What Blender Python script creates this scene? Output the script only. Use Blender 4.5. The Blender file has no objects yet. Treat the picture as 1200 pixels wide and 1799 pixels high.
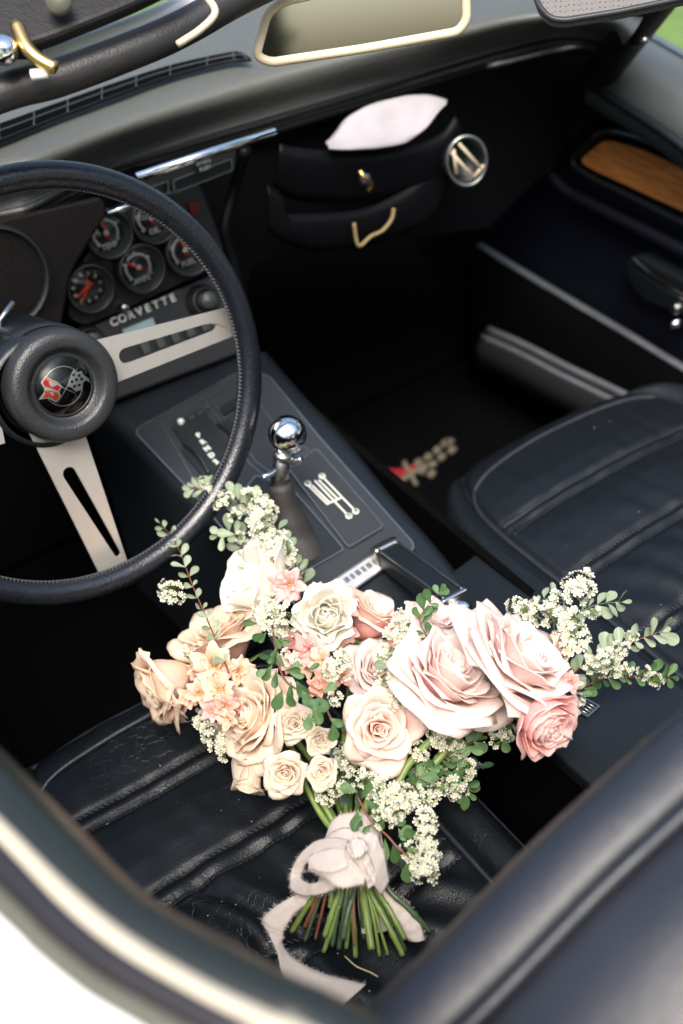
import bpy, bmesh, math, random
from mathutils import Vector, Matrix, noise
random.seed(7)
sc = bpy.context.scene
COL = sc.collection
V = Vector
R = math.radians
PI = math.pi

# ---------------------------------------------------------------- camera
CAM = V((0, 0, 1.22))
FPX = 2100.0                      # focal length in photo pixels (photo 1200 x 1799)
cx_ = V((.829, -.550, -.100)).normalized()
cz_ = V((.375, .680, -.630)); cz_ = (cz_ - cx_ * cz_.dot(cx_)).normalized()
cy_ = cz_.cross(cx_)              # image down
if cy_.z > 0: cy_ = -cy_
cam = bpy.data.cameras.new('camera'); cam_o = bpy.data.objects.new('camera', cam); COL.objects.link(cam_o)
m = Matrix.Identity(4)
for i, v in enumerate((cx_, -cy_, -cz_)):
    for r in range(3): m[r][i] = v[r]
m.translation = CAM
cam_o.matrix_world = m
cam.sensor_fit = 'VERTICAL'; cam.sensor_height = 36.0; cam.sensor_width = 24.0
cam.lens = FPX / 1799 * 36.0
cam.clip_start = .02; cam.clip_end = 500
cam.dof.use_dof = True; cam.dof.focus_distance = .985; cam.dof.aperture_fstop = 3.5
sc.camera = cam_o

# ---------------------------------------------------------------- light
SUN_EL, SUN_AZ = R(60), R(-150)     # azimuth from +Y towards +X
w = bpy.data.worlds.new('World'); sc.world = w; w.use_nodes = True
nt = w.node_tree; bg = nt.nodes['Background']
sky = nt.nodes.new('ShaderNodeTexSky'); sky.sky_type = 'NISHITA'; sky.sun_disc = False
sky.sun_elevation = SUN_EL; sky.sun_rotation = SUN_AZ; sky.air_density = 1.0; sky.dust_density = 4.0; sky.ozone_density = 1.0
nt.links.new(sky.outputs[0], bg.inputs[0]); bg.inputs[1].default_value = .15
sun = bpy.data.lights.new('sun', 'SUN'); sun.energy = 2.2; sun.angle = R(32); sun.color = (1, .94, .86)
sun_o = bpy.data.objects.new('sun', sun); COL.objects.link(sun_o)
sd = V((math.sin(SUN_AZ) * math.cos(SUN_EL), math.cos(SUN_AZ) * math.cos(SUN_EL), math.sin(SUN_EL)))
sun_o.rotation_euler = sd.to_track_quat('Z', 'Y').to_euler()
sun_o.location = (0, 0, 6)
vs = sc.view_settings; vs.view_transform = 'Standard'; vs.look = 'None'; vs.exposure = 1.15; sc.cycles.diffuse_bounces = 8; sc.cycles.max_bounces = 14; vs.gamma = 1

# ---------------------------------------------------------------- placing helpers
def ray(px, py):
    return cx_ * ((px - 600) / FPX) + cy_ * ((py - 899.5) / FPX) + cz_
def P(px, py, x=None, y=None, z=None, d=None):
    r = ray(px, py)
    if x is not None: t = (x - CAM.x) / r.x
    elif y is not None: t = (y - CAM.y) / r.y
    elif z is not None: t = (z - CAM.z) / r.z
    else: t = d
    return CAM + r * t
class Plane:
    def __init__(s, p, n):
        s.p = V(p); s.n = V(n).normalized()
        if s.n.dot(cz_) > 0: s.n = -s.n
    def __call__(s, px, py, off=0):
        r = ray(px, py); t = (s.p + s.n * off - CAM).dot(s.n) / r.dot(s.n)
        return CAM + r * t
    def axes(s, px, py, qx, qy):
        a = (s(qx, qy) - s(px, py)).normalized(); return a, s.n.cross(a)
def pxm(pt):                       # photo pixels per metre at a point
    return FPX / (pt - CAM).dot(cz_)

# ---------------------------------------------------------------- object helpers
def tag(o, label=None, cat=None, group=None, kind=None):
    if label: o['label'] = label
    if cat: o['category'] = cat
    if group: o['group'] = group
    if kind: o['kind'] = kind
    return o
def empty(name, parent=None, loc=(0, 0, 0)):
    o = bpy.data.objects.new(name, None); COL.objects.link(o); o.location = loc
    o.empty_display_size = .02
    if parent: o.parent = parent; o.matrix_parent_inverse = Matrix.Identity(4)
    return o
def mesh(name, vs_, fs, mat, smooth=True, uvs=None, mi=None):
    me = bpy.data.meshes.new(name)
    me.from_pydata([tuple(v) for v in vs_], [], fs)
    for mt in (mat if isinstance(mat, (list, tuple)) else [mat]): me.materials.append(mt)
    if smooth: me.polygons.foreach_set('use_smooth', [True] * len(me.polygons))
    if uvs:
        ul = me.uv_layers.new(name='UVMap')
        for lp in me.loops: ul.data[lp.index].uv = uvs[lp.vertex_index]
    if mi: me.polygons.foreach_set('material_index', mi)
    me.update()
    return me
def link(name, me, parent=None, mw=None):
    o = bpy.data.objects.new(name, me); COL.objects.link(o)
    if parent: o.parent = parent
    if mw is not None: o.matrix_local = mw
    return o
def obj(name, vs_, fs, mat, parent=None, smooth=True, uvs=None, bevel=0, angle=None, sub=0, solid=0):
    o = link(name, mesh(name, vs_, fs, mat, smooth, uvs), parent)
    if solid:
        s = o.modifiers.new('solid', 'SOLIDIFY'); s.thickness = solid; s.offset = -1
    if bevel:
        b = o.modifiers.new('bevel', 'BEVEL'); b.width = bevel; b.segments = 3; b.limit_method = 'ANGLE'; b.angle_limit = R(35)
    if sub:
        s = o.modifiers.new('sub', 'SUBSURF'); s.levels = sub; s.render_levels = sub
    return o
class MB:
    def __init__(s): s.v = []; s.f = []
    def add(s, vs_, fs):
        k = len(s.v); s.v += [V(v) for v in vs_]; s.f += [tuple(i + k for i in f) for f in fs]; return s
    def obj(s, name, mat, parent=None, **k): return obj(name, s.v, s.f, mat, parent, **k)

def crv(pts, n=8, closed=False):
    """Catmull-Rom through points (any dimension Vectors)"""
    pts = [V(p) for p in pts]; out = []; N = len(pts)
    segs = N if closed else N - 1
    for i in range(segs):
        if closed: a, b, c, d = (pts[(i + k) % N] for k in (-1, 0, 1, 2))
        else:
            b, c = pts[i], pts[i + 1]
            a = pts[i - 1] if i > 0 else b * 2 - c
            d = pts[i + 2] if i + 2 < N else c * 2 - b
        for k in range(n):
            t = k / n
            out.append(.5 * ((2 * b) + (c - a) * t + (2 * a - 5 * b + 4 * c - d) * t * t + (3 * b - a - 3 * c + d) * t ** 3))
    if not closed: out.append(pts[-1])
    return out
def tube(path, r, n=10, closed=False, cap=True, flat=1.0, up=None):
    path = [V(p) for p in path]; N = len(path)
    rr = r if callable(r) else (lambda t: r)
    vs_, fs = [], []
    prev = None
    for i, p in enumerate(path):
        if closed: tg = path[(i + 1) % N] - path[i - 1]
        else: tg = path[min(i + 1, N - 1)] - path[max(i - 1, 0)]
        tg.normalize()
        if prev is None:
            a = V(up) if up is not None else (V((0, 0, 1)) if abs(tg.z) < .9 else V((1, 0, 0)))
        else: a = prev
        a = (a - tg * a.dot(tg)).normalized(); prev = a; b = tg.cross(a)
        q = rr(i / max(1, N - 1))
        for k in range(n):
            an = 2 * PI * k / n
            vs_.append(p + a * (math.cos(an) * q * flat) + b * (math.sin(an) * q))
    M = N if closed else N - 1
    for i in range(M):
        for k in range(n):
            j = (i + 1) % N
            fs.append((i * n + k, i * n + (k + 1) % n, j * n + (k + 1) % n, j * n + k))
    if cap and not closed:
        fs.append(tuple(range(n - 1, -1, -1))); fs.append(tuple(range((N - 1) * n, N * n)))
    return vs_, fs
def lathe(prof, c, ax, n=40, a0=0, cap=False):
    """prof: (radius, height along ax)"""
    c = V(c); ax = V(ax).normalized()
    a = (V((0, 0, 1)) - ax * ax.z)
    if a.length < .1: a = V((1, 0, 0)) - ax * ax.x
    a.normalize(); b = ax.cross(a)
    vs_, fs = [], []
    for (r_, h) in prof:
        for k in range(n):
            an = a0 + 2 * PI * k / n
            vs_.append(c + ax * h + a * (math.cos(an) * r_) + b * (math.sin(an) * r_))
    for i in range(len(prof) - 1):
        for k in range(n):
            fs.append((i * n + k, i * n + (k + 1) % n, (i + 1) * n + (k + 1) % n, (i + 1) * n + k))
    if cap:
        fs.append(tuple(range((len(prof) - 1) * n, len(prof) * n)))
    return vs_, fs
def prism(poly, nrm, th):
    """polygon extruded from its face backwards (against nrm) by th"""
    poly = [V(p) for p in poly]; n = len(poly); nr = V(nrm).normalized()
    vs_ = poly + [p - nr * th for p in poly]
    fs = [tuple(range(n)), tuple(range(2 * n - 1, n - 1, -1))]
    for i in range(n): fs.append((i, i + n, (i + 1) % n + n, (i + 1) % n))
    return vs_, fs
def ringprism(outer, inner, nrm, th):
    n = len(outer); nr = V(nrm).normalized()
    o = [V(p) for p in outer]; i_ = [V(p) for p in inner]
    vs_ = o + i_ + [p - nr * th for p in o] + [p - nr * th for p in i_]
    fs = []
    for k in range(n):
        j = (k + 1) % n
        fs += [(k, j, n + j, n + k), (2 * n + k, 3 * n + k, 3 * n + j, 2 * n + j), (k, 2 * n + k, 2 * n + j, j), (n + k, n + j, 3 * n + j, 3 * n + k)]
    return vs_, fs
def rpoly(pts, rad, seg=4):
    """round the corners of a 2D/3D polygon"""
    pts = [V(p) for p in pts]; out = []; n = len(pts)
    for i in range(n):
        p = pts[i]; a = pts[i - 1] - p; b = pts[(i + 1) % n] - p
        ra = min(rad, a.length * .45, b.length * .45)
        A = p + a.normalized() * ra; B = p + b.normalized() * ra
        for k in range(seg + 1):
            t = k / seg; out.append(A * (1 - t) ** 2 + p * 2 * t * (1 - t) + B * t * t)
    return out
def box(c, ax, ay, az, sx, sy, sz):
    c = V(c); vs_ = []
    for k in (-1, 1):
        for j in (-1, 1):
            for i in (-1, 1):
                vs_.append(c + V(ax) * (i * sx / 2) + V(ay) * (j * sy / 2) + V(az) * (k * sz / 2))
    return vs_, [(0, 2, 3, 1), (4, 5, 7, 6), (0, 1, 5, 4), (2, 6, 7, 3), (0, 4, 6, 2), (1, 3, 7, 5)]
def loft(rows, closed=False):
    n = len(rows[0]); vs_ = [p for r_ in rows for p in r_]; fs = []
    for i in range(len(rows) - 1):
        for k in range(n if closed else n - 1):
            j = (k + 1) % n
            fs.append((i * n + k, i * n + j, (i + 1) * n + j, (i + 1) * n + k))
    return vs_, fs
def text(name, s, o, ax, ay, size, mat, parent, ext=.0006, bold=0, align='CENTER', sp=1.0):
    cu = bpy.data.curves.new(name, 'FONT'); cu.body = s; cu.size = size; cu.extrude = ext; cu.offset = bold
    cu.align_x = align; cu.align_y = 'CENTER'; cu.space_character = sp
    cu.materials.append(mat)
    t = bpy.data.objects.new(name, cu); COL.objects.link(t)
    ax = V(ax).normalized(); ay = V(ay); ay = (ay - ax * ay.dot(ax)).normalized(); az = ax.cross(ay)
    mm = Matrix.Identity(4)
    for i, v in enumerate((ax, ay, az)):
        for r_ in range(3): mm[r_][i] = v[r_]
    mm.translation = V(o)
    t.data = cu
    bpy.context.view_layer.update()
    me = bpy.data.meshes.new_from_object(t); me.name = name
    bpy.data.objects.remove(t); t = bpy.data.objects.new(name, me); COL.objects.link(t)
    t.parent = parent; t.matrix_local = mm
    return t

# ---------------------------------------------------------------- materials
def mat(name, col, rough=.5, metal=0, spec=.5, bump=0, bscale=200, coat=0, var=0, vscale=20, sheen=0, bdetail=4, trans=0, bdist=.001):
    m_ = bpy.data.materials.new(name); m_.use_nodes = True; t = m_.node_tree; b = t.nodes['Principled BSDF']
    b.inputs['Base Color'].default_value = (*col, 1); b.inputs['Roughness'].default_value = rough
    b.inputs['Metallic'].default_value = metal; b.inputs['Specular IOR Level'].default_value = spec
    b.inputs['Coat Weight'].default_value = coat; b.inputs['Sheen Weight'].default_value = sheen
    b.inputs['Transmission Weight'].default_value = trans
    tc = t.nodes.new('ShaderNodeTexCoord')
    if bump:
        nz = t.nodes.new('ShaderNodeTexNoise'); nz.inputs['Scale'].default_value = bscale; nz.inputs['Detail'].default_value = bdetail
        t.links.new(tc.outputs['Object'], nz.inputs['Vector'])
        bp = t.nodes.new('ShaderNodeBump'); bp.inputs['Strength'].default_value = bump; bp.inputs['Distance'].default_value = bdist
        t.links.new(nz.outputs['Fac'], bp.inputs['Height']); t.links.new(bp.outputs[0], b.inputs['Normal'])
    if var:
        n2 = t.nodes.new('ShaderNodeTexNoise'); n2.inputs['Scale'].default_value = vscale; n2.inputs['Detail'].default_value = 5
        t.links.new(tc.outputs['Object'], n2.inputs['Vector'])
        mx = t.nodes.new('ShaderNodeMix'); mx.data_type = 'RGBA'
        mx.inputs['A'].default_value = (*[c * (1 - var) for c in col], 1); mx.inputs['B'].default_value = (*[min(1, c * (1 + var)) for c in col], 1)
        t.links.new(n2.outputs['Fac'], mx.inputs['Factor']); t.links.new(mx.outputs['Result'], b.inputs['Base Color'])
        mr = t.nodes.new('ShaderNodeMapRange'); mr.inputs['To Min'].default_value = rough * (1 - var * .6); mr.inputs['To Max'].default_value = min(1, rough * (1 + var * .6))
        t.links.new(n2.outputs['Fac'], mr.inputs['Value']); t.links.new(mr.outputs[0], b.inputs['Roughness'])
    return m_
def leather(name, col, rough, grain=.35, gscale=900, crease=.0, light=(.08, .11, .14), spec=.5, lump=.25):
    m_ = bpy.data.materials.new(name); m_.use_nodes = True; t = m_.node_tree; b = t.nodes['Principled BSDF']
    L = t.links.new; N = t.nodes.new
    tc = N('ShaderNodeTexCoord')
    vo = N('ShaderNodeTexVoronoi'); vo.inputs['Scale'].default_value = gscale; L(tc.outputs['Object'], vo.inputs['Vector'])
    nz = N('ShaderNodeTexNoise'); nz.inputs['Scale'].default_value = 60; nz.inputs['Detail'].default_value = 6; L(tc.outputs['Object'], nz.inputs['Vector'])
    bp = N('ShaderNodeBump'); bp.inputs['Strength'].default_value = grain; bp.inputs['Distance'].default_value = .0006
    L(vo.outputs['Distance'], bp.inputs['Height'])
    bp2 = N('ShaderNodeBump'); bp2.inputs['Strength'].default_value = lump; bp2.inputs['Distance'].default_value = .002
    L(nz.outputs['Fac'], bp2.inputs['Height']); L(bp.outputs[0], bp2.inputs['Normal'])
    last = bp2
    b.inputs['Base Color'].default_value = (*col, 1)
    if crease:
        # fine cracks: edges of warped cells, only in worn places
        wz = N('ShaderNodeTexNoise'); wz.inputs['Scale'].default_value = 14; wz.inputs['Detail'].default_value = 4; L(tc.outputs['Object'], wz.inputs['Vector'])
        mx = N('ShaderNodeMix'); mx.data_type = 'VECTOR'; mx.inputs['Factor'].default_value = .10
        L(tc.outputs['Object'], mx.inputs['A']); L(wz.outputs['Color'], mx.inputs['B'])
        ve = N('ShaderNodeTexVoronoi'); ve.feature = 'DISTANCE_TO_EDGE'; ve.inputs['Scale'].default_value = 62; L(mx.outputs['Result'], ve.inputs['Vector'])
        r1 = N('ShaderNodeMapRange'); r1.inputs['From Min'].default_value = .0; r1.inputs['From Max'].default_value = .03; r1.inputs['To Min'].default_value = 1; r1.inputs['To Max'].default_value = 0
        L(ve.outputs['Distance'], r1.inputs['Value'])
        wm = N('ShaderNodeTexNoise'); wm.inputs['Scale'].default_value = 9; wm.inputs['Detail'].default_value = 2; L(tc.outputs['Object'], wm.inputs['Vector'])
        r2 = N('ShaderNodeMapRange'); r2.inputs['From Min'].default_value = .5; r2.inputs['From Max'].default_value = .68; L(wm.outputs['Fac'], r2.inputs['Value'])
        mu = N('ShaderNodeMath'); mu.operation = 'MULTIPLY'; L(r1.outputs[0], mu.inputs[0]); L(r2.outputs[0], mu.inputs[1])
        mc = N('ShaderNodeMix'); mc.data_type = 'RGBA'; mc.inputs['A'].default_value = (*col, 1); mc.inputs['B'].default_value = (*light, 1)
        m3 = N('ShaderNodeMath'); m3.operation = 'MULTIPLY'; m3.inputs[1].default_value = crease; L(mu.outputs[0], m3.inputs[0])
        L(m3.outputs[0], mc.inputs['Factor']); L(mc.outputs['Result'], b.inputs['Base Color'])
        b3 = N('ShaderNodeBump'); b3.invert = True; b3.inputs['Strength'].default_value = .6; b3.inputs['Distance'].default_value = .001
        L(mu.outputs[0], b3.inputs['Height']); L(bp2.outputs[0], b3.inputs['Normal']); last = b3
    L(last.outputs[0], b.inputs['Normal'])
    rr = N('ShaderNodeMapRange'); rr.inputs['To Min'].default_value = rough * .8; rr.inputs['To Max'].default_value = rough * 1.25
    L(nz.outputs['Fac'], rr.inputs['Value']); L(rr.outputs[0], b.inputs['Roughness'])
    b.inputs['Specular IOR Level'].default_value = spec
    return m_
def petalmat(name, stops, trl=.35, var=.06, sat=0):
    """colour runs from the petal's base (0) to its lip (1)"""
    m_ = bpy.data.materials.new(name); m_.use_nodes = True; t = m_.node_tree; b = t.nodes['Principled BSDF']
    L = t.links.new; N = t.nodes.new
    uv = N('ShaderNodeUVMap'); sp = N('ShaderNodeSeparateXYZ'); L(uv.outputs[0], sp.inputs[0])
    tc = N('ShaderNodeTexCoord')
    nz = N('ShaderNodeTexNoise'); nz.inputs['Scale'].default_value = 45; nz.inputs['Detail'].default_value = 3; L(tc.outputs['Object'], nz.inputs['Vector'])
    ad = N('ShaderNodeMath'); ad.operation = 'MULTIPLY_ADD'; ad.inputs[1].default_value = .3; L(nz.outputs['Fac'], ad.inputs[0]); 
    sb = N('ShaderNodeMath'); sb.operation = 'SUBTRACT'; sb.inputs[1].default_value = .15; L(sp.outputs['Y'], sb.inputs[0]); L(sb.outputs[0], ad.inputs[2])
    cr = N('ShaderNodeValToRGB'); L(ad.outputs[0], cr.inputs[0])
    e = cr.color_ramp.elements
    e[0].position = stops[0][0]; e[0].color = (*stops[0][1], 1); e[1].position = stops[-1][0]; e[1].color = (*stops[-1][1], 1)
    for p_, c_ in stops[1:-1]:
        q = e.new(p_); q.color = (*c_, 1)
    # veins along the petal
    wv = N('ShaderNodeTexNoise'); wv.inputs['Scale'].default_value = 1; wv.inputs['Detail'].default_value = 3
    mp = N('ShaderNodeMapping'); mp.inputs['Scale'].default_value = (26, 1.5, 1); L(uv.outputs[0], mp.inputs[0]); L(mp.outputs[0], wv.inputs['Vector'])
    bp = N('ShaderNodeBump'); bp.inputs['Strength'].default_value = .5; bp.inputs['Distance'].default_value = .0010; L(wv.outputs['Fac'], bp.inputs['Height'])
    oi = N('ShaderNodeObjectInfo'); hs = N('ShaderNodeHueSaturation')
    mr = N('ShaderNodeMapRange'); mr.inputs['To Min'].default_value = 1 - var; mr.inputs['To Max'].default_value = 1 + var; L(oi.outputs['Random'], mr.inputs['Value'])
    L(mr.outputs[0], hs.inputs['Value']); L(cr.outputs[0], hs.inputs['Color'])
    L(hs.outputs[0], b.inputs['Base Color']); L(bp.outputs[0], b.inputs['Normal'])
    b.inputs['Roughness'].default_value = .6; b.inputs['Specular IOR Level'].default_value = .25; b.inputs['Sheen Weight'].default_value = .15
    tr = N('ShaderNodeBsdfTranslucent'); L(hs.outputs[0], tr.inputs[0]); L(bp.outputs[0], tr.inputs['Normal'])
    ms = N('ShaderNodeMixShader'); ms.inputs[0].default_value = trl; L(b.outputs[0], ms.inputs[1]); L(tr.outputs[0], ms.inputs[2])
    L(ms.outputs[0], t.nodes['Material Output'].inputs[0])
    return m_
M = {}
M['seat'] = leather('seat_leather', (.0045, .0065, .0085), .36, .35, 700, crease=.30, spec=.30)
M['pseat'] = leather('passenger_leather', (.005, .0072, .0095), .38, .3, 700, spec=.36)
M['seatback'] = leather('seatback_leather', (.011, .014, .020), .46, .3, 700, spec=.65)
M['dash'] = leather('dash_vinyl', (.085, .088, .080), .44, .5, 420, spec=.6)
M['rim'] = leather('rim_leather', (.006, .008, .012), .27, .35, 600, lump=.06, spec=.7)
M['hub'] = leather('hub_vinyl', (.020, .022, .024), .38, .5, 700, lump=.12, spec=.6)
M['plastic'] = mat('black_plastic', (.012, .012, .013), .42, bump=.3, bscale=700)
M['softblack'] = mat('soft_black_trim', (.0022, .0025, .0035), .5, bump=.3, bscale=300, spec=.2)
M['doorblue'] = mat('door_vinyl', (.003, .004, .009), .5, spec=.35, bump=.25, bscale=500)
M['console'] = mat('console_vinyl', (.008, .011, .014), .36, spec=.4, bump=.25, bscale=600, var=.1, vscale=30)
M['plate'] = mat('grey_plate', (.022, .025, .028), .42, bump=.1, bscale=800, spec=.4)
M['carpet'] = mat('black_carpet', (.0022, .0022, .0026), .95, bump=1, bscale=900, var=.5, vscale=120, spec=.04, bdist=.003)
M['chrome'] = mat('chrome', (.82, .83, .84), .06, 1)
M['chromeworn'] = mat('worn_chrome', (.40, .41, .40), .30, 1, var=.2, vscale=60)
M['steel'] = mat('brushed_steel', (.80, .76, .69), .38, .82, bump=.05, bscale=1500, var=.05, vscale=90)
M['white'] = mat('white_paint', (.86, .86, .85), .25, coat=.6)
M['cream'] = mat('cream_strip', (.44, .40, .31), .5, var=.06)
M['rubber'] = mat('rubber_seal', (.014, .012, .015), .5, bump=.2, bscale=200, var=.15)
M['doortop'] = mat('passenger_door_top', (.06, .068, .066), .4)
M['belt'] = mat('door_top_vinyl', (.012, .016, .014), .36, bump=.2, bscale=150, var=.15, vscale=14)
M['olive'] = mat('olive_weather_strip', (.10, .10, .075), .45, var=.1)
M['sillmetal'] = mat('scuffed_sill_metal', (.22, .24, .26), .4, .6, var=.3, vscale=40)
M['darkvisor'] = leather('dark_visor_vinyl', (.006, .006, .0065), .5, .3, 500, spec=.3)
M['wood'] = None
M['gold'] = mat('gold_metal', (.75, .50, .20), .28, 1)
M['redhand'] = mat('orange_red_needle', (.75, .06, .02), .45)
M['dial'] = mat('dial_black', (.010, .013, .014), .35)
M['dialgrey'] = mat('dial_ring_grey', (.045, .055, .05), .4)
M['print'] = mat('white_print', (.62, .64, .58), .5)
M['lens'] = None
M['mirror'] = mat('mirror_glass', (.42, .46, .44), .05, 1)
M['creamtrim'] = mat('aged_cream_trim', (.62, .52, .36), .4, var=.1)
M['visor'] = leather('visor_vinyl', (.018, .0175, .018), .45, .3, 500)
M['red'] = mat('red_enamel', (.75, .03, .02), .35)
M['redcarpet'] = mat('red_embroidery', (.22, .005, .010), .8, bump=.6, bscale=900)
M['greycarpet'] = mat('tan_embroidery', (.12, .105, .075), .8, bump=.6, bscale=900)
M['paper'] = mat('white_cloth', (.46, .42, .445), .7, bump=.3, bscale=60, bdist=.003)
M['ribbon'] = None
def mk_wood():
    m_ = bpy.data.materials.new('wood_inlay'); m_.use_nodes = True; t = m_.node_tree; b = t.nodes['Principled BSDF']
    L = t.links.new; N = t.nodes.new; tc = N('ShaderNodeTexCoord'); mp = N('ShaderNodeMapping'); mp.inputs['Scale'].default_value = (20, 14, 160)
    L(tc.outputs['Object'], mp.inputs[0]); nz = N('ShaderNodeTexNoise'); nz.inputs['Scale'].default_value = 1.2; nz.inputs['Detail'].default_value = 6; nz.inputs['Distortion'].default_value = .8
    L(mp.outputs[0], nz.inputs['Vector']); cr = N('ShaderNodeValToRGB'); L(nz.outputs['Fac'], cr.inputs[0])
    e = cr.color_ramp.elements; e[0].position = .3; e[0].color = (.34, .11, .022, 1); e[1].position = .7; e[1].color = (.72, .30, .08, 1)
    L(cr.outputs[0], b.inputs['Base Color']); b.inputs['Roughness'].default_value = .4; return m_
M['wood'] = mk_wood()
def mk_glass(name, tint, refl, rough=.0):
    m_ = bpy.data.materials.new(name); m_.use_nodes = True; t = m_.node_tree; L = t.links.new; N = t.nodes.new
    tr = N('ShaderNodeBsdfTransparent'); tr.inputs[0].default_value = (*tint, 1); gl = N('ShaderNodeBsdfGlossy'); gl.inputs['Roughness'].default_value = rough
    fr = N('ShaderNodeFresnel'); fr.inputs[0].default_value = refl; ms = N('ShaderNodeMixShader')
    L(fr.outputs[0], ms.inputs[0]); L(tr.outputs[0], ms.inputs[1]); L(gl.outputs[0], ms.inputs[2]); L(ms.outputs[0], t.nodes['Material Output'].inputs[0]); return m_
M['glass'] = mk_glass('windscreen_glass', (.93, .96, .94), 1.45)
M['lens'] = mk_glass('clear_lens', (.95, .95, .95), 1.6)
def mk_ribbon():
    m_ = bpy.data.materials.new('cotton_ribbon'); m_.use_nodes = True; t = m_.node_tree; b = t.nodes['Principled BSDF']
    L = t.links.new; N = t.nodes.new; uv = N('ShaderNodeUVMap')
    hs = []
    for sc_ in ((260, 3, 1), (3, 900, 1)):
        mp = N('ShaderNodeMapping'); mp.inputs['Scale'].default_value = sc_; L(uv.outputs[0], mp.inputs[0])
        nz = N('ShaderNodeTexNoise'); nz.inputs['Scale'].default_value = 1; nz.inputs['Detail'].default_value = 2; L(mp.outputs[0], nz.inputs['Vector']); hs.append(nz)
    ad = N('ShaderNodeMath'); ad.operation = 'ADD'; L(hs[0].outputs['Fac'], ad.inputs[0]); L(hs[1].outputs['Fac'], ad.inputs[1])
    bp = N('ShaderNodeBump'); bp.inputs['Strength'].default_value = .5; bp.inputs['Distance'].default_value = .0006; L(ad.outputs[0], bp.inputs['Height'])
    cr = N('ShaderNodeMapRange'); cr.inputs['From Min'].default_value = .6; cr.inputs['From Max'].default_value = 1.4; cr.inputs['To Min'].default_value = .9; cr.inputs['To Max'].default_value = 1.06; L(ad.outputs[0], cr.inputs['Value'])
    h = N('ShaderNodeHueSaturation'); h.inputs['Color'].default_value = (.69, .61, .55, 1); L(cr.outputs[0], h.inputs['Value']); L(h.outputs[0], b.inputs['Base Color'])
    L(bp.outputs[0], b.inputs['Normal']); b.inputs['Roughness'].default_value = .85; b.inputs['Sheen Weight'].default_value = .3; b.inputs['Specular IOR Level'].default_value = .15
    tr = N('ShaderNodeBsdfTranslucent'); L(h.outputs[0], tr.inputs[0]); ms = N('ShaderNodeMixShader'); ms.inputs[0].default_value = .2
    L(b.outputs[0], ms.inputs[1]); L(tr.outputs[0], ms.inputs[2]); L(ms.outputs[0], t.nodes['Material Output'].inputs[0]); return m_
M['ribbon'] = mk_ribbon()
def leafmat(name, c1, c2, trl=.25, rough=.5):
    m_ = bpy.data.materials.new(name); m_.use_nodes = True; t = m_.node_tree; b = t.nodes['Principled BSDF']; L = t.links.new; N = t.nodes.new
    oi = N('ShaderNodeObjectInfo'); mx = N('ShaderNodeMix'); mx.data_type = 'RGBA'; mx.inputs['A'].default_value = (*c1, 1); mx.inputs['B'].default_value = (*c2, 1)
    L(oi.outputs['Random'], mx.inputs['Factor'])
    uv = N('ShaderNodeUVMap'); sp = N('ShaderNodeSeparateXYZ'); L(uv.outputs[0], sp.inputs[0])
    ab = N('ShaderNodeMath'); ab.operation = 'SUBTRACT'; ab.inputs[1].default_value = .5; L(sp.outputs['X'], ab.inputs[0]); a2 = N('ShaderNodeMath'); a2.operation = 'ABSOLUTE'; L(ab.outputs[0], a2.inputs[0])
    r_ = N('ShaderNodeMapRange'); r_.inputs['From Max'].default_value = .06; r_.inputs['To Min'].default_value = 1.35; r_.inputs['To Max'].default_value = 1; L(a2.outputs[0], r_.inputs['Value'])
    h = N('ShaderNodeHueSaturation'); L(mx.outputs['Result'], h.inputs['Color']); L(r_.outputs[0], h.inputs['Value']); L(h.outputs[0], b.inputs['Base Color'])
    b.inputs['Roughness'].default_value = rough; b.inputs['Specular IOR Level'].default_value = .35
    tr = N('ShaderNodeBsdfTranslucent'); L(h.outputs[0], tr.inputs[0]); ms = N('ShaderNodeMixShader'); ms.inputs[0].default_value = trl
    L(b.outputs[0], ms.inputs[1]); L(tr.outputs[0], ms.inputs[2]); L(ms.outputs[0], t.nodes['Material Output'].inputs[0]); return m_
M['leafg'] = leafmat('green_leaf', (.045, .11, .035), (.11, .20, .075))
M['leafs'] = leafmat('silver_leaf', (.20, .27, .17), (.34, .40, .28))
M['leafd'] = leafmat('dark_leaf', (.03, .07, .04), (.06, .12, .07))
M['stem'] = mat('green_stem', (.14, .21, .05), .45, var=.35, vscale=60)
M['stemd'] = mat('dark_stem', (.055, .085, .045), .45, var=.4, vscale=60)
M['stemr'] = mat('red_brown_stem', (.16, .055, .035), .5, var=.35, vscale=80)
M['cut'] = mat('cut_stem_end', (.45, .42, .22), .6)
M['floret'] = petalmat('white_floret', [(0, (.66, .68, .44)), (1, (.80, .79, .72))], .3)
M['floretc'] = mat('floret_centre', (.42, .42, .16), .6)
M['calyx'] = mat('green_calyx', (.16, .24, .07), .5, var=.2)
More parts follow.
